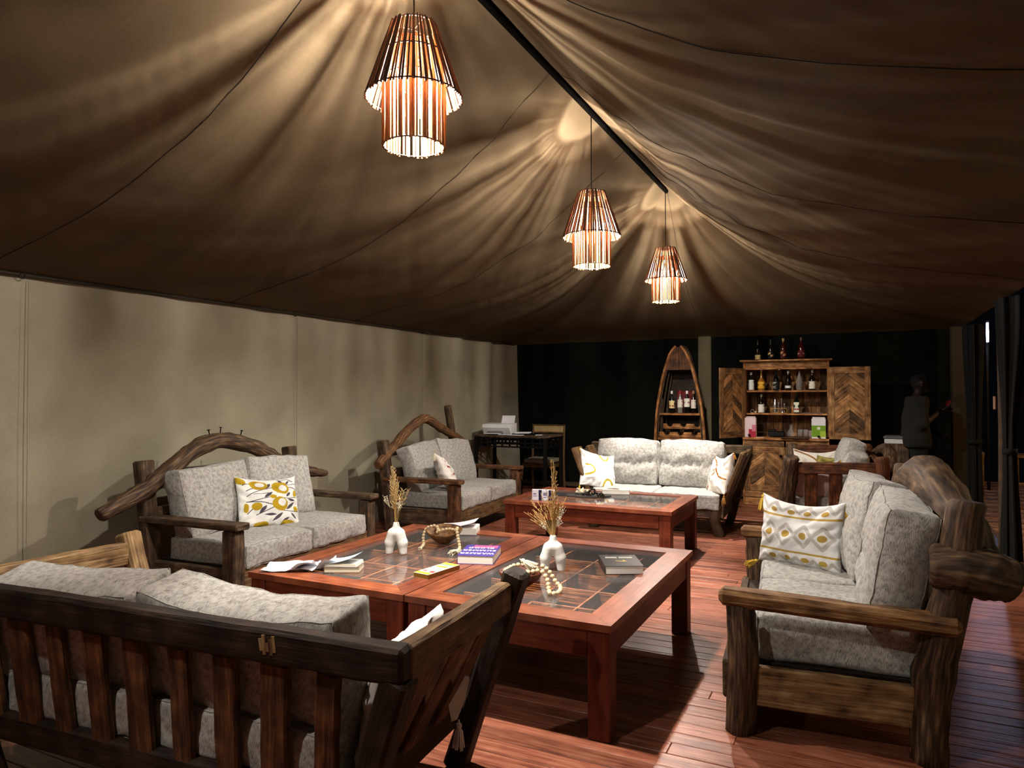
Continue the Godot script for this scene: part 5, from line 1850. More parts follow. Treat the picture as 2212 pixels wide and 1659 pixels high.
# ---------------------------------------------------------------- desk corner
func desk():
	var X0 := -5.08
	var X1 := -3.92
	var Z0 := -9.62
	var Z1 := -8.98
	var H := 0.925
	var o := thing("desk", "dark wooden desk with black slatted metal frame in the far left corner", "desk", at(Vector3((X0 + X1) / 2, 0, (Z0 + Z1) / 2)))
	var w := X1 - X0
	var d := Z1 - Z0
	var tp := mb()
	bx(tp, Vector3(0, H - 0.014, 0), Vector3(w, 0.028, d), 0.003)
	part("desktop", tp, M["wood_dark"], o)
	for sx in [-1, 1]:
		for sz in [-1, 1]:
			var st := mb()
			bx(st, Vector3(sx * (w / 2 - 0.03), (H - 0.028) / 2, sz * (d / 2 - 0.03)), Vector3(0.045, H - 0.028, 0.045), 0.002)
			part("leg", st, M["black_metal"], o)
	for s in [-1, 1]:
		for y in [H - 0.045, H - 0.105, H - 0.165]:
			var st := mb()
			bx(st, Vector3(0, y, s * (d / 2 - 0.03)), Vector3(w - 0.1, 0.02, 0.02), 0.001)
			part("rail", st, M["black_metal"], o)
			var s2 := mb()
			bx(s2, Vector3(s * (w / 2 - 0.03), y, 0), Vector3(0.02, 0.02, d - 0.1), 0.001)
			part("rail", s2, M["black_metal"], o)
		for i in 9:
			var st := mb()
			bx(st, Vector3(-w / 2 + 0.1 + i * (w - 0.2) / 8.0, H - 0.105, s * (d / 2 - 0.03)), Vector3(0.026, 0.12, 0.014), 0.001)
			part("bar", st, M["black_metal"], o)
		for i in 4:
			var st := mb()
			bx(st, Vector3(s * (w / 2 - 0.03), H - 0.105, -d / 2 + 0.12 + i * (d - 0.24) / 3.0), Vector3(0.014, 0.12, 0.026), 0.001)
			part("bar", st, M["black_metal"], o)
	# printer
	var p := thing("printer", "white inkjet printer with a sheet of paper in its feeder on the desk", "printer", at(Vector3(-4.79, H, -9.26), 4))
	var b := mb()
	slab(b, PackedVector2Array([Vector2(-0.14, 0.0), Vector2(0.10, 0.0), Vector2(0.155, 0.10), Vector2(0.14, 0.15), Vector2(-0.14, 0.16)]), -0.215, 0.215, Transform3D(Basis(Vector3.UP, -PI / 2), Vector3.ZERO))
	part("body", b, M["white_plastic"], p)
	var sl := mb()
	bx(sl, Vector3(-0.02, 0.06, 0.118), Vector3(0.24, 0.075, 0.05), 0.004, Transform3D(Basis(Vector3.RIGHT, 0.45), Vector3(0, 0.006, -0.01)))
	part("output_slot", sl, M["grey_plastic"], p)
	var tr := mb()
	bx(tr, Vector3(-0.02, 0.018, 0.19), Vector3(0.23, 0.008, 0.14), 0.002)
	part("output_tray", tr, M["white_plastic"], p)
	var ps := mb()
	slab(ps, PackedVector2Array([Vector2(-0.02, 0.0), Vector2(0.19, 0.0), Vector2(0.19, 0.14), Vector2(-0.02, 0.14)]), -0.001, 0.001, eul(Vector3(0, 0.14, -0.10), -22, 0, 0))
	solo("paper_sheet", ps, M["paper"], "white sheet of paper standing in the printer's rear feeder", "paper", "", p.transform)
	var f1 := mb()
	bx(f1, Vector3(0, 0.01, 0), Vector3(0.34, 0.018, 0.2), 0.004)
	solo("black_folder", f1, M["black_metal"], "black folder lying on the desk right of the printer", "folder", "", at(Vector3(-4.37, H, -9.24), 6))
	var f2 := mb()
	bx(f2, Vector3(0, 0.008, 0), Vector3(0.22, 0.014, 0.15), 0.003)
	solo("open_notebook", f2, M["paper"], "open white notebook lying on top of the black folder", "notebook", "", Transform3D(Basis.from_euler(Vector3(0.03, 0.2, 0.02)), Vector3(-4.40, H + 0.021, -9.24)))
	for q in [[-4.62, -9.06, 0.16, 0.07, 8.0, "white paper slip at the desk's front edge below the printer"], [-4.42, -9.05, 0.22, 0.09, -4.0, "larger white paper at the desk's front edge below the folder"], [-4.13, -9.2, 0.10, 0.06, 20.0, "small crumpled white paper right of the black folder"]]:
		var st := mb()
		bx(st, Vector3(0, 0.004, 0), Vector3(q[2], 0.005, q[3]), 0.001)
		solo("loose_paper", st, M["paper"], q[5], "paper", "loose papers on the desk", at(Vector3(q[0], H, q[1]), q[4]))
	# chair behind the desk, facing it
	var c := thing("cane_back_chair", "wooden chair with a cane back strip and padded seat behind the desk", "chair", at(Vector3(-4.47, 0, -10.12), 2))
	for s in [-1, 1]:
		var a := mb()
		log_(a, [Vector3(s * 0.29, 0, 0.26), Vector3(s * 0.255, 0.44, 0.20)], [0.018, 0.024], 10, 0.0, 0, 3)
		part("front_leg", a, M["wood_tan"], c)
		var r := mb()
		log_(r, [Vector3(s * 0.27, 0, -0.24), Vector3(s * 0.265, 0.45, -0.20), Vector3(s * 0.265, 1.02, -0.25)], [0.018, 0.022, 0.017], 10, 0.0, 0, 4)
		part("rear_leg", r, M["wood_tan"], c)
		var sr := mb()
		beam(sr, Vector3(s * 0.25, 0.42, 0.2), Vector3(s * 0.26, 0.42, -0.2), 0.022, 0.06)
		part("seat_rail", sr, M["wood_tan"], c)
	for q in [[1.02, 0.022], [0.905, 0.022], [0.80, 0.03]]:
		var st := mb()
		beam(st, Vector3(-0.28, q[0], -0.24), Vector3(0.28, q[0], -0.24), 0.03, q[1])
		part("back_rail", st, M["wood_tan"], c)
	var cp := mb()
	bx(cp, Vector3(0, 0.963, -0.24), Vector3(0.52, 0.095, 0.008), 0.001)
	part("cane_panel", cp, M["cane"], c)
	var fr := mb()
	beam(fr, Vector3(-0.25, 0.42, 0.2), Vector3(0.25, 0.42, 0.2), 0.022, 0.07)
	part("seat_rail", fr, M["wood_tan"], c)
	part("seat_pad", cushion_shape(0.50, 0.06, 0.44, 0.0, 77, [], 14), M["seat_cloth"], c).transform = Transform3D(Basis.IDENTITY, Vector3(0, 0.485, 0.0))
	for q in [[-4.62, -9.35, "shiny black bottle on the floor under the desk, left one", 0.34], [-4.50, -9.30, "shiny black bottle on the floor under the desk, right one", 0.38]]:
		var st := mb()
		lathe(st, [Vector2(0.0005, 0), Vector2(0.055, 0), Vector2(0.06, 0.05), Vector2(0.06, q[3] * 0.6), Vector2(0.03, q[3] * 0.8), Vector2(0.018, q[3]), Vector2(0.0005, q[3])], 16)
		solo("black_bottle", st, M["bottle_dark"], q[2], "bottle", "black bottles under the desk", at(Vector3(q[0], 0, q[1])))

# ---------------------------------------------------------------- blended bodies
func nets(st: SurfaceTool, bones: Array, kk: float, cell: float, inflate := 0.0, clip := []):
	var lo := Vector3(1e9, 1e9, 1e9)
	var hi := -lo
	for b in bones:
		for e in 2:
			var r: float = b[2 + e] + inflate + cell * 2.5
			lo = lo.min((b[e] as Vector3) - Vector3.ONE * r)
			hi = hi.max((b[e] as Vector3) + Vector3.ONE * r)
	var n := Vector3i(((hi - lo) / cell).ceil()) + Vector3i.ONE
	var F := PackedFloat32Array()
	F.resize(n.x * n.y * n.z)
	F.fill(1.0)
	for b in bones:
		var a: Vector3 = b[0]
		var c: Vector3 = b[1]
		var ra: float = b[2] + inflate
		var rb: float = b[3] + inflate
		var ac := c - a
		var L2 := maxf(ac.length_squared(), 1e-9)
		var m := maxf(ra, rb) + kk + cell * 2.0
		var i0 := Vector3i(((a.min(c) - Vector3.ONE * m - lo) / cell).floor().max(Vector3.ZERO))
		var i1 := Vector3i(((a.max(c) + Vector3.ONE * m - lo) / cell).ceil()).min(n - Vector3i.ONE)
		for z in range(i0.z, i1.z + 1):
			for y in range(i0.y, i1.y + 1):
				var base := (z * n.y + y) * n.x
				for x in range(i0.x, i1.x + 1):
					var p := lo + Vector3(x, y, z) * cell
					var t := clampf((p - a).dot(ac) / L2, 0.0, 1.0)
					var dd := p.distance_to(a + ac * t) - lerpf(ra, rb, t)
					var f := F[base + x]
					var h := maxf(kk - absf(f - dd), 0.0) / kk
					F[base + x] = minf(f, dd) - h * h * kk * 0.25
	for c in clip:
		for z in n.z:
			for y in n.y:
				for x in n.x:
					var p := lo + Vector3(x, y, z) * cell
					var i := (z * n.y + y) * n.x + x
					F[i] = maxf(F[i], (c as Plane).distance_to(p))
	var V := {}
	var offs := [Vector3i(0, 0, 0), Vector3i(1, 0, 0), Vector3i(0, 1, 0), Vector3i(1, 1, 0), Vector3i(0, 0, 1), Vector3i(1, 0, 1), Vector3i(0, 1, 1), Vector3i(1, 1, 1)]
	var eds := [[0, 1], [2, 3], [4, 5], [6, 7], [0, 2], [1, 3], [4, 6], [5, 7], [0, 4], [1, 5], [2, 6], [3, 7]]
	var sx := 1
	var sy := n.x
	var sz := n.x * n.y
	for z in n.z - 1:
		for y in n.y - 1:
			for x in n.x - 1:
				var i := z * sz + y * sy + x
				var q := F[i] < 0
				if q == (F[i + 1] < 0) and q == (F[i + sy] < 0) and q == (F[i + sy + 1] < 0) and q == (F[i + sz] < 0) and q == (F[i + sz + 1] < 0) and q == (F[i + sz + sy] < 0) and q == (F[i + sz + sy + 1] < 0):
					continue
				var s := Vector3.ZERO
				var k := 0
				for e in eds:
					var oa: Vector3i = offs[e[0]]
					var ob: Vector3i = offs[e[1]]
					var fa := F[i + oa.x + oa.y * sy + oa.z * sz]
					var fb := F[i + ob.x + ob.y * sy + ob.z * sz]
					if (fa < 0) != (fb < 0):
						s += Vector3(oa).lerp(Vector3(ob), fa / (fa - fb))
						k += 1
				V[i] = lo + (Vector3(x, y, z) + s / k) * cell
	st.set_smooth_group(0)
	var dirs := [[sx, sy, sz], [sy, sz, sx], [sz, sx, sy]]
	for i in V:
		for d in dirs:
			var i2: int = i + d[0]
			if i2 >= F.size():
				continue
			var fa := F[i]
			var fb := F[i2]
			if (fa < 0) == (fb < 0):
				continue
			var a = V.get(i)
			var b = V.get(i - d[1])
			var c = V.get(i - d[1] - d[2])
			var e = V.get(i - d[2])
			if a == null or b == null or c == null or e == null:
				continue
			if fa < 0:
				tri(st, a, c, b); tri(st, a, e, c)
			else:
				tri(st, a, b, c); tri(st, a, c, e)

func v3(x: float, y: float, z: float) -> Vector3:
	return Vector3(x, y, z)

func person():
	# faces +x, looking down at what the near hand holds
	var o := thing("person", "person in a loose dark grey shirt and dark trousers standing beside the open side", "person", at(Vector3(0.60, 0, -9.86), 8))
	var trunk := [[v3(0, 0.96, 0.06), v3(0, 0.96, -0.06), 0.115, 0.115], [v3(0, 1.0, 0), v3(0.0, 1.2, 0), 0.12, 0.125], [v3(0.0, 1.2, 0.05), v3(0.01, 1.38, 0.07), 0.11, 0.10], [v3(0.0, 1.2, -0.05), v3(0.01, 1.38, -0.07), 0.11, 0.10], [v3(0.01, 1.42, 0.15), v3(0.01, 1.42, -0.15), 0.062, 0.062]]
	var arm_n := [[v3(0.01, 1.41, 0.175), v3(0.03, 1.14, 0.235), 0.055, 0.043]]
	var fore_n := [[v3(0.03, 1.14, 0.235), v3(0.235, 1.31, 0.13), 0.042, 0.028]]
	var arm_f := [[v3(0.01, 1.41, -0.175), v3(0.02, 1.13, -0.225), 0.055, 0.043]]
	var fore_f := [[v3(0.02, 1.13, -0.225), v3(0.24, 1.03, -0.12), 0.042, 0.028]]
	var legs := []
	for s in [-1.0, 1.0]:
		legs.append([v3(0, 0.93, s * 0.085), v3(0.02, 0.50, s * 0.10), 0.088, 0.062])
		legs.append([v3(0.02, 0.50, s * 0.10), v3(-0.01, 0.10, s * 0.11), 0.058, 0.040])
	var feet := []
	for s in [-1.0, 1.0]:
		feet.append([v3(-0.04, 0.045, s * 0.11), v3(0.14, 0.04, s * 0.125), 0.045, 0.038])
	var neck := [[v3(0.01, 1.44, 0), v3(0.035, 1.53, 0), 0.055, 0.05]]
	var all := trunk + arm_n + fore_n + arm_f + fore_f + legs + neck + feet
	var st := mb()
	nets(st, all, 0.05, 0.016)
	# head: skull, jaw, brow, nose, ears, lips
	var hp := v3(0.055, 1.625, 0)
	var head := [[hp + v3(-0.02, 0.02, 0), hp + v3(0.015, 0.015, 0), 0.088, 0.082], [hp + v3(0.01, -0.02, 0), hp + v3(0.06, -0.078, 0), 0.068, 0.036], [hp + v3(0.086, 0.0, 0), hp + v3(0.108, -0.032, 0), 0.010, 0.014], [hp + v3(0.07, 0.022, 0.03), hp + v3(0.07, 0.022, -0.03), 0.020, 0.020], [hp + v3(0.0, 0.01, 0.088), hp + v3(0.0, -0.025, 0.086), 0.014, 0.010], [hp + v3(0.0, 0.01, -0.088), hp + v3(0.0, -0.025, -0.086), 0.014, 0.010], [hp + v3(0.088, -0.058, 0.016), hp + v3(0.088, -0.058, -0.016), 0.011, 0.011], [hp + v3(-0.02, -0.05, 0), v3(0.03, 1.50, 0), 0.05, 0.05]]
	nets(st, head, 0.022, 0.006)
	for h in [[v3(0.235, 1.31, 0.13), v3(0.8, 0.45, -0.4), 1.0], [v3(0.24, 1.03, -0.12), v3(0.9, -0.2, 0.35), -1.0]]:
		nets(st, hand_bones(h[0], (h[1] as Vector3).normalized(), h[2]), 0.008, 0.004)
	part("body", st, M["skin"], o)
	var hr := mb()
	nets(hr, [[hp + v3(-0.03, 0.035, 0), hp + v3(0.005, 0.045, 0), 0.086, 0.078]], 0.02, 0.008)
	part("hair", hr, M["hair"], o)
	var ey := mb()
	for s in [-1, 1]:
		ball(ey, hp + v3(0.079, 0.004, s * 0.031), 0.011, 8)
	part("eyes", ey, plain(Color(0.6, 0.58, 0.55), 0.3), o)
	var sh := mb()
	nets(sh, trunk + [[v3(0, 1.05, 0.07), v3(0, 0.90, 0.08), 0.115, 0.125], [v3(0, 1.05, -0.07), v3(0, 0.90, -0.08), 0.115, 0.125]] + arm_n + arm_f, 0.06, 0.016, 0.022, [Plane(Vector3(0, -1, 0), -0.86), Plane(Vector3(0, 1, 0), 1.475)])
	part("shirt", sh, M["shirt"], o)
	var tr := mb()
	nets(tr, legs + [[v3(0, 0.96, 0.06), v3(0, 0.96, -0.06), 0.11, 0.11]], 0.05, 0.016, 0.016, [Plane(Vector3(0, -1, 0), -0.075), Plane(Vector3(0, 1, 0), 1.0)])
	part("trousers", tr, M["trousers"], o)
	for s in [0, 1]:
		var shoe := mb()
		nets(shoe, [feet[s]], 0.02, 0.01, 0.010, [Plane(Vector3(0, -1, 0), 0.0)])
		part("shoe", shoe, M["shoe"], o)
	var ph := mb()
	bx(ph, Vector3.ZERO, Vector3(0.012, 0.14, 0.07), 0.004)
	solo("phone", ph, plain(Color(0.30, 0.03, 0.05), 0.4), "small red phone held in the standing person's raised hand", "phone", "", o.transform * eul(Vector3(0.315, 1.365, 0.085), 0, 20, -25))

func side_cabinet():
	var o := thing("side_cabinet", "narrow white-edged cabinet with a dark door, left of the standing person", "cabinet", at(Vector3(0.40, 0, -9.95), -6))
	var b := mb()
	bx(b, Vector3(0, 0.80, 0), Vector3(0.26, 0.31, 0.30), 0.006)
	part("body", b, M["white_plastic"], o)
	var t := mb()
	bx(t, Vector3(0, 0.972, 0), Vector3(0.28, 0.03, 0.32), 0.005)
	part("top", t, M["grey_plastic"], o)
	var d := mb()
	bx(d, Vector3(0.012, 0.775, 0.152), Vector3(0.225, 0.25, 0.008), 0.003)
	part("door", d, M["wood_dark"], o)
	for sx in [-1, 1]:
		for sz in [-1, 1]:
			var l := mb()
			bx(l, Vector3(sx * 0.11, 0.322, sz * 0.13), Vector3(0.03, 0.645, 0.03), 0.003)
			part("leg", l, M["black_metal"], o)

func hand_bones(w: Vector3, d: Vector3, side: float) -> Array:
	var up := Vector3.UP
	var ac := d.cross(up).normalized() * side
	var nr := ac.cross(d).normalized() * side
	var B := [[w - d * 0.03, w + d * 0.02, 0.026, 0.026]]
	for i in 4:
		var o := ac * ((i - 1.5) * 0.0195)
		B.append([w + d * 0.02 + o * 0.7, w + d * 0.085 + o, 0.016, 0.0125])
		var l: float = [0.062, 0.075, 0.07, 0.055][i]
		var k := w + d * 0.088 + o
		var m := k + (d * 0.8 - nr * 0.6).normalized() * l * 0.5
		var e := m + (d * 0.2 - nr * 0.95).normalized() * l * 0.5
		B.append([k, m, 0.0095, 0.0088])
		B.append([m, e, 0.0088, 0.0075])
	var t0 := w + d * 0.03 - ac * 0.03
	var t1 := t0 + (d * 0.6 - ac * 0.6 - nr * 0.4).normalized() * 0.042
	B.append([w + d * 0.01 - ac * 0.015, t0, 0.017, 0.013])
	B.append([t0, t1, 0.0125, 0.010])
	B.append([t1, t1 + (d * 0.7 - nr * 0.7).normalized() * 0.03, 0.010, 0.0085])
	return B

# ---------------------------------------------------------------- things on the tables
const TY := 0.5095

func table_things():
	vase("white ceramic two-legged vase on the near table, between the beads and black book", Vector3(-1.575, TY - 0.0045, -3.70), 20)
	vase("white ceramic two-legged vase on the left table, right of the book stack", Vector3(-2.625, TY - 0.0045, -3.655), 16)
	grass("sprawling dried grass bunch with white flower sprigs in the near table's vase", Vector3(-1.575, TY + 0.185, -3.70), 5, true)
	grass("upright feathery dried grass bunch in the left table's vase", Vector3(-2.625, TY + 0.185, -3.655), 9, false)
	# bead garlands with bowls
	var gy := TY - 0.0045
	var bw := mb()
	lathe(bw, [Vector2(0.0005, 0.006), Vector2(0.045, 0.0), Vector2(0.052, 0.006), Vector2(0.095, 0.035), Vector2(0.118, 0.075), Vector2(0.112, 0.078), Vector2(0.088, 0.042), Vector2(0.04, 0.014), Vector2(0.0005, 0.012)], 28)
	solo("wooden_bowl", bw, M["bowl"], "dark wooden bowl holding cream beads on the near table", "bowl", "", at(Vector3(-1.60, gy, -3.33)))
	var b2 := mb()
	lathe(b2, [Vector2(0.0005, 0.006), Vector2(0.045, 0.0), Vector2(0.05, 0.006), Vector2(0.09, 0.04), Vector2(0.125, 0.085), Vector2(0.118, 0.088), Vector2(0.083, 0.046), Vector2(0.04, 0.014), Vector2(0.0005, 0.012)], 28, Transform3D(Basis.from_euler(Vector3(0.14, 0, -0.06)).scaled(Vector3(1, 1, 1)), Vector3(0, 0.012, 0)))
	solo("wooden_bowl", b2, M["bowl_olive"], "olive wood bowl draped with cream beads on the left table", "bowl", "", at(Vector3(-2.51, gy, -4.04)))
	garland("cream wooden bead garland spilling from the dark bowl with a rope tassel", Vector3(-1.60, gy, -3.33), [v3(-0.075, 0.078, 0.03), v3(-0.06, 0.088, -0.05), v3(0.0, 0.092, -0.075), v3(0.055, 0.085, -0.045), v3(0.02, 0.07, 0.0), v3(-0.04, 0.062, 0.02), v3(0.0, 0.07, 0.055), v3(0.07, 0.085, 0.03), v3(0.115, 0.088, 0.0), v3(0.155, 0.05, 0.01), v3(0.185, 0.012, 0.06), v3(0.215, 0.010, 0.10), v3(0.24, 0.010, 0.06), v3(0.215, 0.012, -0.02), v3(0.175, 0.03, -0.05), v3(0.13, 0.08, -0.06), v3(0.09, 0.105, -0.05)], 0.0125, [[v3(-0.03, 0.125, -0.05), v3(0.9, -0.25, 0.35), 0.13]])
	garland("cream wooden bead garland draped over the olive bowl with frayed tassels", Vector3(-2.51, gy, -4.04), [v3(-0.06, 0.010, 0.17), v3(-0.09, 0.012, 0.11), v3(-0.12, 0.05, 0.07), v3(-0.125, 0.095, 0.02), v3(-0.09, 0.105, -0.04), v3(-0.04, 0.075, 0.01), v3(-0.02, 0.09, 0.05), v3(0.03, 0.10, 0.0), v3(0.06, 0.085, -0.06), v3(0.085, 0.105, -0.03), v3(0.115, 0.105, 0.03), v3(0.15, 0.06, 0.07), v3(0.185, 0.012, 0.11), v3(0.205, 0.011, 0.16)], 0.0115, [[v3(0.21, 0.012, 0.175), v3(0.0, -0.02, 1), 0.095], [v3(0.20, 0.012, 0.175), v3(0.75, -0.02, 0.7), 0.10], [v3(-0.05, 0.012, 0.19), v3(0.3, 0, 1), 0.06]])
	# books
	book("black paperback with pale block letters and a golden crescent on the near table's glass", Vector3(-1.245, gy, -3.91), 27.0, 0.215, 0.275, 0.045, plain(Color(0.16, 0.16, 0.16), 0.35), "page_white", 1)
	book("purple and pink thick paperback lying across the joint of the two tables", Vector3(-2.08, TY, -3.755), 18.0, 0.215, 0.30, 0.048, plain(Color(0.24, 0.19, 0.50), 0.5), "page_white", 2)
	book("yellow-edged thin puzzle booklet at the right edge of the left table", Vector3(-2.125, TY, -3.345), -8.0, 0.105, 0.27, 0.024, plain(Color(0.88, 0.87, 0.78), 0.5), "page", 3)
	book("thick cream-paged paperback at the bottom of the left table's book stack", Vector3(-2.65, gy, -3.19), 26.0, 0.20, 0.14, 0.030, plain(Color(0.40, 0.33, 0.28), 0.6), "page", 0)
	book("pale blue paperback with a lifted cover on top of the left table's book stack", Vector3(-2.66, gy + 0.0305, -3.20), 18.0, 0.19, 0.13, 0.014, plain(Color(0.72, 0.80, 0.86), 0.5), "page", 4)
	book("white thick paperback with a curling cover at the far end of the left table", Vector3(-2.62, gy, -4.43), 20.0, 0.27, 0.19, 0.045, plain(Color(0.80, 0.79, 0.84), 0.5), "page_white", 4)
	book("white hardback with a dark face picture on the far coffee table", Vector3(-2.23, gy, -6.98 + 0.1), 14.0, 0.27, 0.17, 0.038, plain(Color(0.80, 0.80, 0.74), 0.5), "page_white", 5)
	# crumpled papers
	for q in [[-2.93, -3.07, 0.30, 0.21, 24.0, 3, "crumpled white paper nearest the corner of the left table"], [-2.83, -3.13, 0.26, 0.19, 40.0, 8, "crumpled white paper partly under the other, beside the book stack"]]:
		var st := mb()
		var P := []
		var U := []
		for i in 15:
			var row := PackedVector3Array()
			var ur := PackedVector2Array()
			for j in 21:
				var u := j / 20.0 - 0.5
				var v := i / 14.0 - 0.5
				var hgt := 0.006 + 0.026 * absf(fo.get_noise_2d(u * 1.3 + q[5] * 3.0, v * 1.3)) + 0.05 * smoothstep(0.25, 0.5, u + v * 0.5) * absf(sin(v * 5.0 + q[5]))
				row.append(Vector3(u * q[2], hgt, v * q[3]))
				ur.append(Vector2(u, v))
			P.append(row)
			U.append(ur)
		sheet(st, P, U, -1, false)
		solo("crumpled_paper", st, M["paper"], q[6], "paper", "", at(Vector3(q[0], TY, q[1]), q[4]))
	# far table: card box, tray of coral and black beads
	var cb := thing("card_box", "small white and navy box standing on the far coffee table", "box", at(Vector3(-2.70, gy, -6.12), 12))
	var c := mb()
	bx(c, Vector3(0, 0.05, 0), Vector3(0.215, 0.10, 0.045), 0.002)
	part("carton", c, plain(Color(0.82, 0.82, 0.86), 0.5), cb)
	for q in [[-0.028, 0.03], [0.075, 0.045]]:
		var s := mb()
		bx(s, Vector3(q[0], 0.05, 0.0228), Vector3(q[1], 0.098, 0.0006), 0.0)
		part("navy_band", s, plain(Color(0.09, 0.08, 0.22), 0.5), cb)
	for q in [[-0.08, 0.06, 0.03, 0.012], [-0.078, 0.04, 0.04, 0.006], [0.022, 0.06, 0.04, 0.03], [0.018, 0.03, 0.03, 0.008]]:
		var s := mb()
		bx(s, Vector3(q[0], q[1], 0.0228), Vector3(q[2], q[3], 0.0006), 0.0)
		part("printed_mark", s, plain(Color(0.40, 0.42, 0.55), 0.5), cb)
	var tp := PackedVector2Array()
	for i in 24:
		var a := TAU * i / 24.0
		var r := 0.20 * (1.0 + 0.14 * sin(a * 2.0 + 0.6) + 0.07 * sin(a * 7.0))
		tp.append(Vector2(cos(a) * r, sin(a) * r * 0.62))
	var ty := mb()
	slab(ty, tp, 0.0, 0.012, Transform3D(Basis(Vector3.RIGHT, -PI / 2), Vector3.ZERO), Transform2D(0.4, Vector2.ZERO))
	solo("leaf_tray", ty, plain(Color(0.23, 0.22, 0.21), 0.5), "dark leaf-shaped flat tray on the far coffee table", "tray", "", at(Vector3(-2.42, gy, -6.55), 8))
	var co := mb()
	var bn := []
	for i in 16:
		var a := rng.randf() * TAU
		var l := rng.randf_range(0.03, 0.075)
		bn.append([Vector3(0, 0.02, 0), Vector3(cos(a) * l * 1.2, 0.015 + 0.05 * rng.randf(), sin(a) * l * 0.7), 0.016, 0.009])
	nets(co, bn, 0.01, 0.006, 0.0, [Plane(Vector3(0, -1, 0), 0.0)])
	solo("coral_piece", co, M["cream_yarn"], "cream coral piece on the left of the dark leaf tray", "coral", "", at(Vector3(-2.49, gy + 0.012, -6.57)))
	garland("black shiny bead string heaped on the right of the dark leaf tray", Vector3(-2.36, gy + 0.012, -6.53), [v3(-0.08, 0.012, 0.03), v3(-0.04, 0.03, 0.0), v3(-0.02, 0.055, -0.03), v3(0.02, 0.06, 0.0), v3(0.04, 0.03, 0.04), v3(-0.01, 0.014, 0.06), v3(-0.05, 0.02, 0.02), v3(0.03, 0.016, -0.05), v3(0.09, 0.014, -0.03), v3(0.12, 0.013, 0.02), v3(0.07, 0.012, 0.05)], 0.0125, [], "bottle_dark")

func vase(label: String, p: Vector3, ry: float):
	var st := mb()
	var B := [[v3(0, 0.194, 0), v3(0, 0.170, 0), 0.0165, 0.019]]
	B.append([v3(0, 0.176, 0), v3(0, 0.140, 0), 0.018, 0.036])
	for s in [-1.0, 1.0]:
		B.append([v3(s * 0.021, 0.126, 0), v3(s * 0.042, 0.07, 0), 0.036, 0.0305])
		B.append([v3(s * 0.042, 0.07, 0), v3(s * 0.047, 0.0, 0), 0.0305, 0.022])
	nets(st, B, 0.012, 0.004, 0.0, [Plane(Vector3(0, -1, 0), 0.0), Plane(Vector3(0, 1, 0), 0.198)])
	solo("vase", st, M["ceramic"], label, "vase", "", at(p, ry))

func grass(label: String, p: Vector3, sd: int, sprawl: bool):
	var r := RandomNumberGenerator.new()
	r.seed = sd
	var o := thing("dried_grass", label, "dried flowers", at(p))
	var stems := mb()
	var heads := mb()
	var n := 26
	for i in n:
		var a := r.randf() * TAU
		var tall := r.randf_range(0.16, 0.30)
		var out := r.randf_range(0.01, 0.09)
		if sprawl:
			out = r.randf_range(0.02, 0.10)
			if i < 9:
				a = PI + r.randf_range(-0.5, 0.6)
				out = r.randf_range(0.10, 0.19)
				tall = r.randf_range(0.08, 0.20)
			elif i < 12:
				tall = r.randf_range(0.36, 0.44)
				out = r.randf_range(0.0, 0.03)
		elif i < 10:
			a = PI + r.randf_range(-0.8, 0.8)
			tall = r.randf_range(0.24, 0.36)
			out = r.randf_range(0.01, 0.05)
		var d := Vector3(cos(a), 0, sin(a) * 0.7)
		var b := d * 0.008 + Vector3(0, -0.06, 0)
		var m := d * out * 0.35 + Vector3(0, tall * 0.5, 0)
		var e := d * out + Vector3(0, tall, 0)
		wire(stems, [b, d * 0.009, m, e], 0.0012, 4)
		# feathery head: short hairs off the upper half
		var hn := 16 if not sprawl or i >= 9 else 12
		for k in hn:
			var t := lerpf(0.35, 1.0, k / float(hn))
			var q := m.lerp(e, (t - 0.35) / 0.65) if t > 0.35 else m
			var dir := (e - m).normalized()
			var sidev := Vector3(r.randf_range(-1, 1), r.randf_range(-0.3, 0.5), r.randf_range(-1, 1)).normalized()
			var l := r.randf_range(0.02, 0.045) * (1.15 - t * 0.6)
			sweep(heads, [q, q + (dir * 1.0 + sidev * 0.6).normalized() * l * 0.55, q + (dir * 1.1 + sidev * 0.75).normalized() * l], circ(1.0, 3), [0.0009, 0.0021, 0.0005], Vector3(0.3, 0.2, 0.9), 0, 0, 0, false)
	var so := part("stems", stems, M["straw"], o)
	var ho := part("seed_heads", heads, M["straw_light"] if not sprawl else M["straw"], o)
	so.set_meta("kind", "stuff")
	ho.set_meta("kind", "stuff")
	var fl := mb()
	for c in ([[0.05, 0.10, 0.02], [-0.05, 0.07, 0.03], [0.06, 0.16, 0.0]] if sprawl else [[-0.06, 0.16, 0.02], [0.05, 0.14, 0.03], [0.045, 0.12, 0.04]]):
		for k in 14:
			var q := Vector3(c[0], c[1], c[2]) + Vector3(r.randf_range(-1, 1), r.randf_range(-1, 1), r.randf_range(-1, 1)) * 0.02
			ball(fl, q, r.randf_range(0.002, 0.0042), 6)
			wire(fl, [Vector3(c[0], c[1], c[2]) * 0.6, q], 0.0006, 3)
	var fo2 := part("flower_sprigs", fl, M["cream_yarn"], o)
	fo2.set_meta("kind", "stuff")

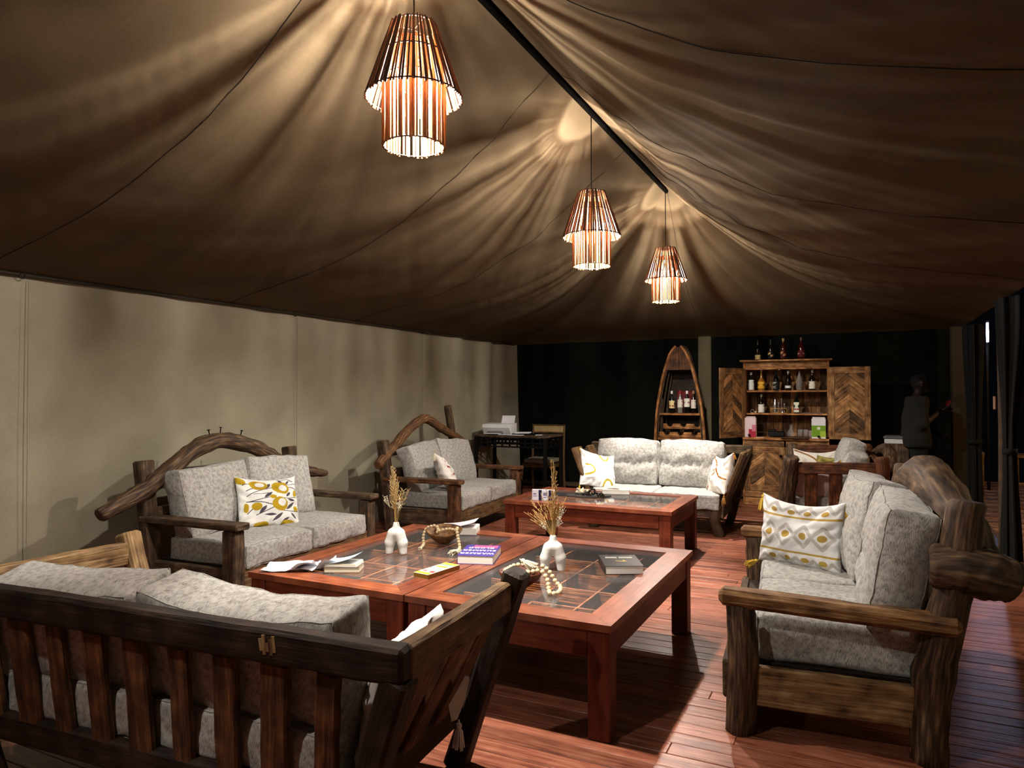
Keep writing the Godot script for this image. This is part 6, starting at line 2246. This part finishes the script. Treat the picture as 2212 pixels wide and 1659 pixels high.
func garland(label: String, p: Vector3, pts: Array, r: float, tas: Array, m := "bead"):
	var o := thing("bead_garland", label, "beads", at(p))
	var bm := mb()
	ball(bm, Vector3.ZERO, r, 10)
	bm.generate_normals()
	var mesh := bm.commit()
	var dense := []
	for i in pts.size() - 1:
		for k in 24:
			dense.append((pts[i] as Vector3).cubic_interpolate(pts[i + 1], pts[maxi(i - 1, 0)], pts[mini(i + 2, pts.size() - 1)], k / 24.0))
	var last: Vector3 = dense[0]
	part("bead", mesh, M[m], o).position = last
	for q in dense:
		if last.distance_to(q) >= r * 1.9:
			part("bead", mesh, M[m], o).position = q
			last = q
	for t in tas:
		tassel(o, t[0], t[1], t[2], M["cream_yarn"])

# lies flat; width along x, length along z
func book(label: String, p: Vector3, ry: float, w: float, l: float, t: float, cover, pages: String, style: int):
	var o := thing("book", label, "book", at(p, ry))
	var pg := mb()
	bx(pg, Vector3(0, t / 2, 0), Vector3(w - 0.006, t - 0.003, l - 0.006), 0.001)
	part("pages", pg, M[pages], o)
	var lift := style == 4
	for s in [0, 1]:
		var c := mb()
		if s == 1 and lift:
			var P := []
			var U := []
			for i in 9:
				var u := i / 8.0
				var y := t + 0.0012 + 0.045 * u * u
				P.append(PackedVector3Array([Vector3(-w / 2 + w * u * 0.97, y, l / 2), Vector3(-w / 2 + w * u * 0.97, y, -l / 2)]))
				U.append(PackedVector2Array([Vector2(u, 0), Vector2(u, 1)]))
			sheet(c, P, U, 0, false)
		else:
			bx(c, Vector3(0, t * s + (0.0007 if s == 1 else 0.0007), 0), Vector3(w, 0.0014, l), 0.0003)
		part("cover", c, cover, o)
	var sp := mb()
	bx(sp, Vector3(-w / 2 + 0.001, t / 2, 0), Vector3(0.002, t, l), 0.0005)
	part("spine", sp, cover, o)
	if lift:
		var tl := mb()
		bx(tl, Vector3(0, t + 0.0012, 0), Vector3(w - 0.01, 0.001, l - 0.01), 0.0)
		part("title_page", tl, M["page_white"], o)
	var ink := plain(Color(0.80, 0.79, 0.74), 0.6)
	match style:
		1:
			# row of pale block letters and a crescent with a small sail
			var lt := mb()
			for i in 14:
				if i != 6:
					bx(lt, Vector3(-0.072 + i * 0.0112, t + 0.0018, -0.066), Vector3(0.0085, 0.0006, 0.030), 0.0)
			part("block_letters", lt, ink, o)
			var cr := mb()
			var pl := PackedVector2Array()
			for i in 11:
				var a := lerpf(0.15, 1.0, i / 10.0) * PI
				pl.append(Vector2(cos(a) * 0.036, -sin(a) * 0.022))
			for i in 11:
				var a := lerpf(1.0, 0.15, i / 10.0) * PI
				pl.append(Vector2(cos(a) * 0.034 + 0.002, -sin(a) * 0.015 + 0.003))
			slab(cr, pl, 0.0, 0.0006, Transform3D(Basis(Vector3.RIGHT, -PI / 2), Vector3(0.005, t + 0.0016, 0.01)))
			slab(cr, PackedVector2Array([Vector2(0.004, -0.012), Vector2(0.024, -0.01), Vector2(0.012, 0.022)]), 0.0, 0.0006, Transform3D(Basis(Vector3.RIGHT, -PI / 2), Vector3(0.005, t + 0.0016, 0.01)))
			part("crescent", cr, plain(Color(0.80, 0.66, 0.30), 0.5), o)
		2:
			var bd := mb()
			bx(bd, Vector3(0.02, t + 0.0017, -0.10), Vector3(0.15, 0.0005, 0.07), 0.0)
			part("pink_band", bd, plain(Color(0.70, 0.30, 0.50), 0.5), o)
			for q in [["SUMMER", 0.005, 0.9], ["WARMER", 0.085, 0.9], ["BLOOD", -0.065, 0.9]]:
				var tm := TextMesh.new()
				tm.text = q[0]
				var sf := SystemFont.new()
				sf.font_names = PackedStringArray(["Droid Sans"])
				sf.font_weight = 700
				tm.font = sf
				tm.font_size = 40
				tm.pixel_size = 0.0012
				tm.depth = 0.0008
				var tn := part("title", tm, ink, o)
				tn.transform = Transform3D(Basis(Vector3.UP, PI) * Basis(Vector3.RIGHT, -PI / 2).scaled(Vector3(1, 1, 1)), Vector3(0, t + 0.002, q[1]))
		3:
			for q in [[0.0, 0.115, 0.10, 0.03, Color(0.82, 0.70, 0.10)], [0.0, -0.115, 0.10, 0.03, Color(0.82, 0.70, 0.10)], [0.0, -0.085, 0.10, 0.012, Color(0.25, 0.50, 0.30)], [0.0, -0.045, 0.075, 0.03, Color(0.62, 0.55, 0.22)], [-0.01, 0.0, 0.08, 0.01, Color(0.15, 0.35, 0.5)], [0.0, 0.022, 0.09, 0.006, Color(0.3, 0.55, 0.5)], [0.03, 0.075, 0.03, 0.03, Color(0.55, 0.12, 0.2)], [-0.025, 0.07, 0.03, 0.025, Color(0.6, 0.35, 0.4)]]:
				var s := mb()
				bx(s, Vector3(q[0], t + 0.0018, q[1]), Vector3(q[2], 0.0006, q[3]), 0.0)
				part("printed_patch", s, plain(q[4], 0.6), o)
			var ed := mb()
			bx(ed, Vector3(0, t / 2, l / 2 - 0.0015), Vector3(w, t - 0.002, 0.003), 0.0)
			part("front_edge", ed, plain(Color(0.50, 0.36, 0.10), 0.6), o)
			var ed2 := mb()
			bx(ed2, Vector3(w / 2 - 0.0012, t / 2, 0), Vector3(0.003, t - 0.002, l), 0.0)
			part("side_edge", ed2, plain(Color(0.50, 0.30, 0.10), 0.6), o)
		5:
			var fc := mb()
			slab(fc, PackedVector2Array([Vector2(-0.10, 0.01), Vector2(-0.08, 0.06), Vector2(-0.02, 0.07), Vector2(0.03, 0.03), Vector2(0.02, -0.01), Vector2(-0.03, 0.015)]), 0.0, 0.0006, Transform3D(Basis(Vector3.RIGHT, -PI / 2), Vector3(0, t + 0.0016, 0)))
			part("dark_picture", fc, plain(Color(0.10, 0.08, 0.08), 0.5), o)
			var pk := mb()
			slab(pk, PackedVector2Array([Vector2(-0.03, 0.012), Vector2(0.02, -0.012), Vector2(0.05, -0.03), Vector2(0.0, -0.05), Vector2(-0.07, -0.03)]), 0.0, 0.0006, Transform3D(Basis(Vector3.RIGHT, -PI / 2), Vector3(0, t + 0.0016, 0)))
			part("pale_picture", pk, plain(Color(0.70, 0.55, 0.48), 0.5), o)
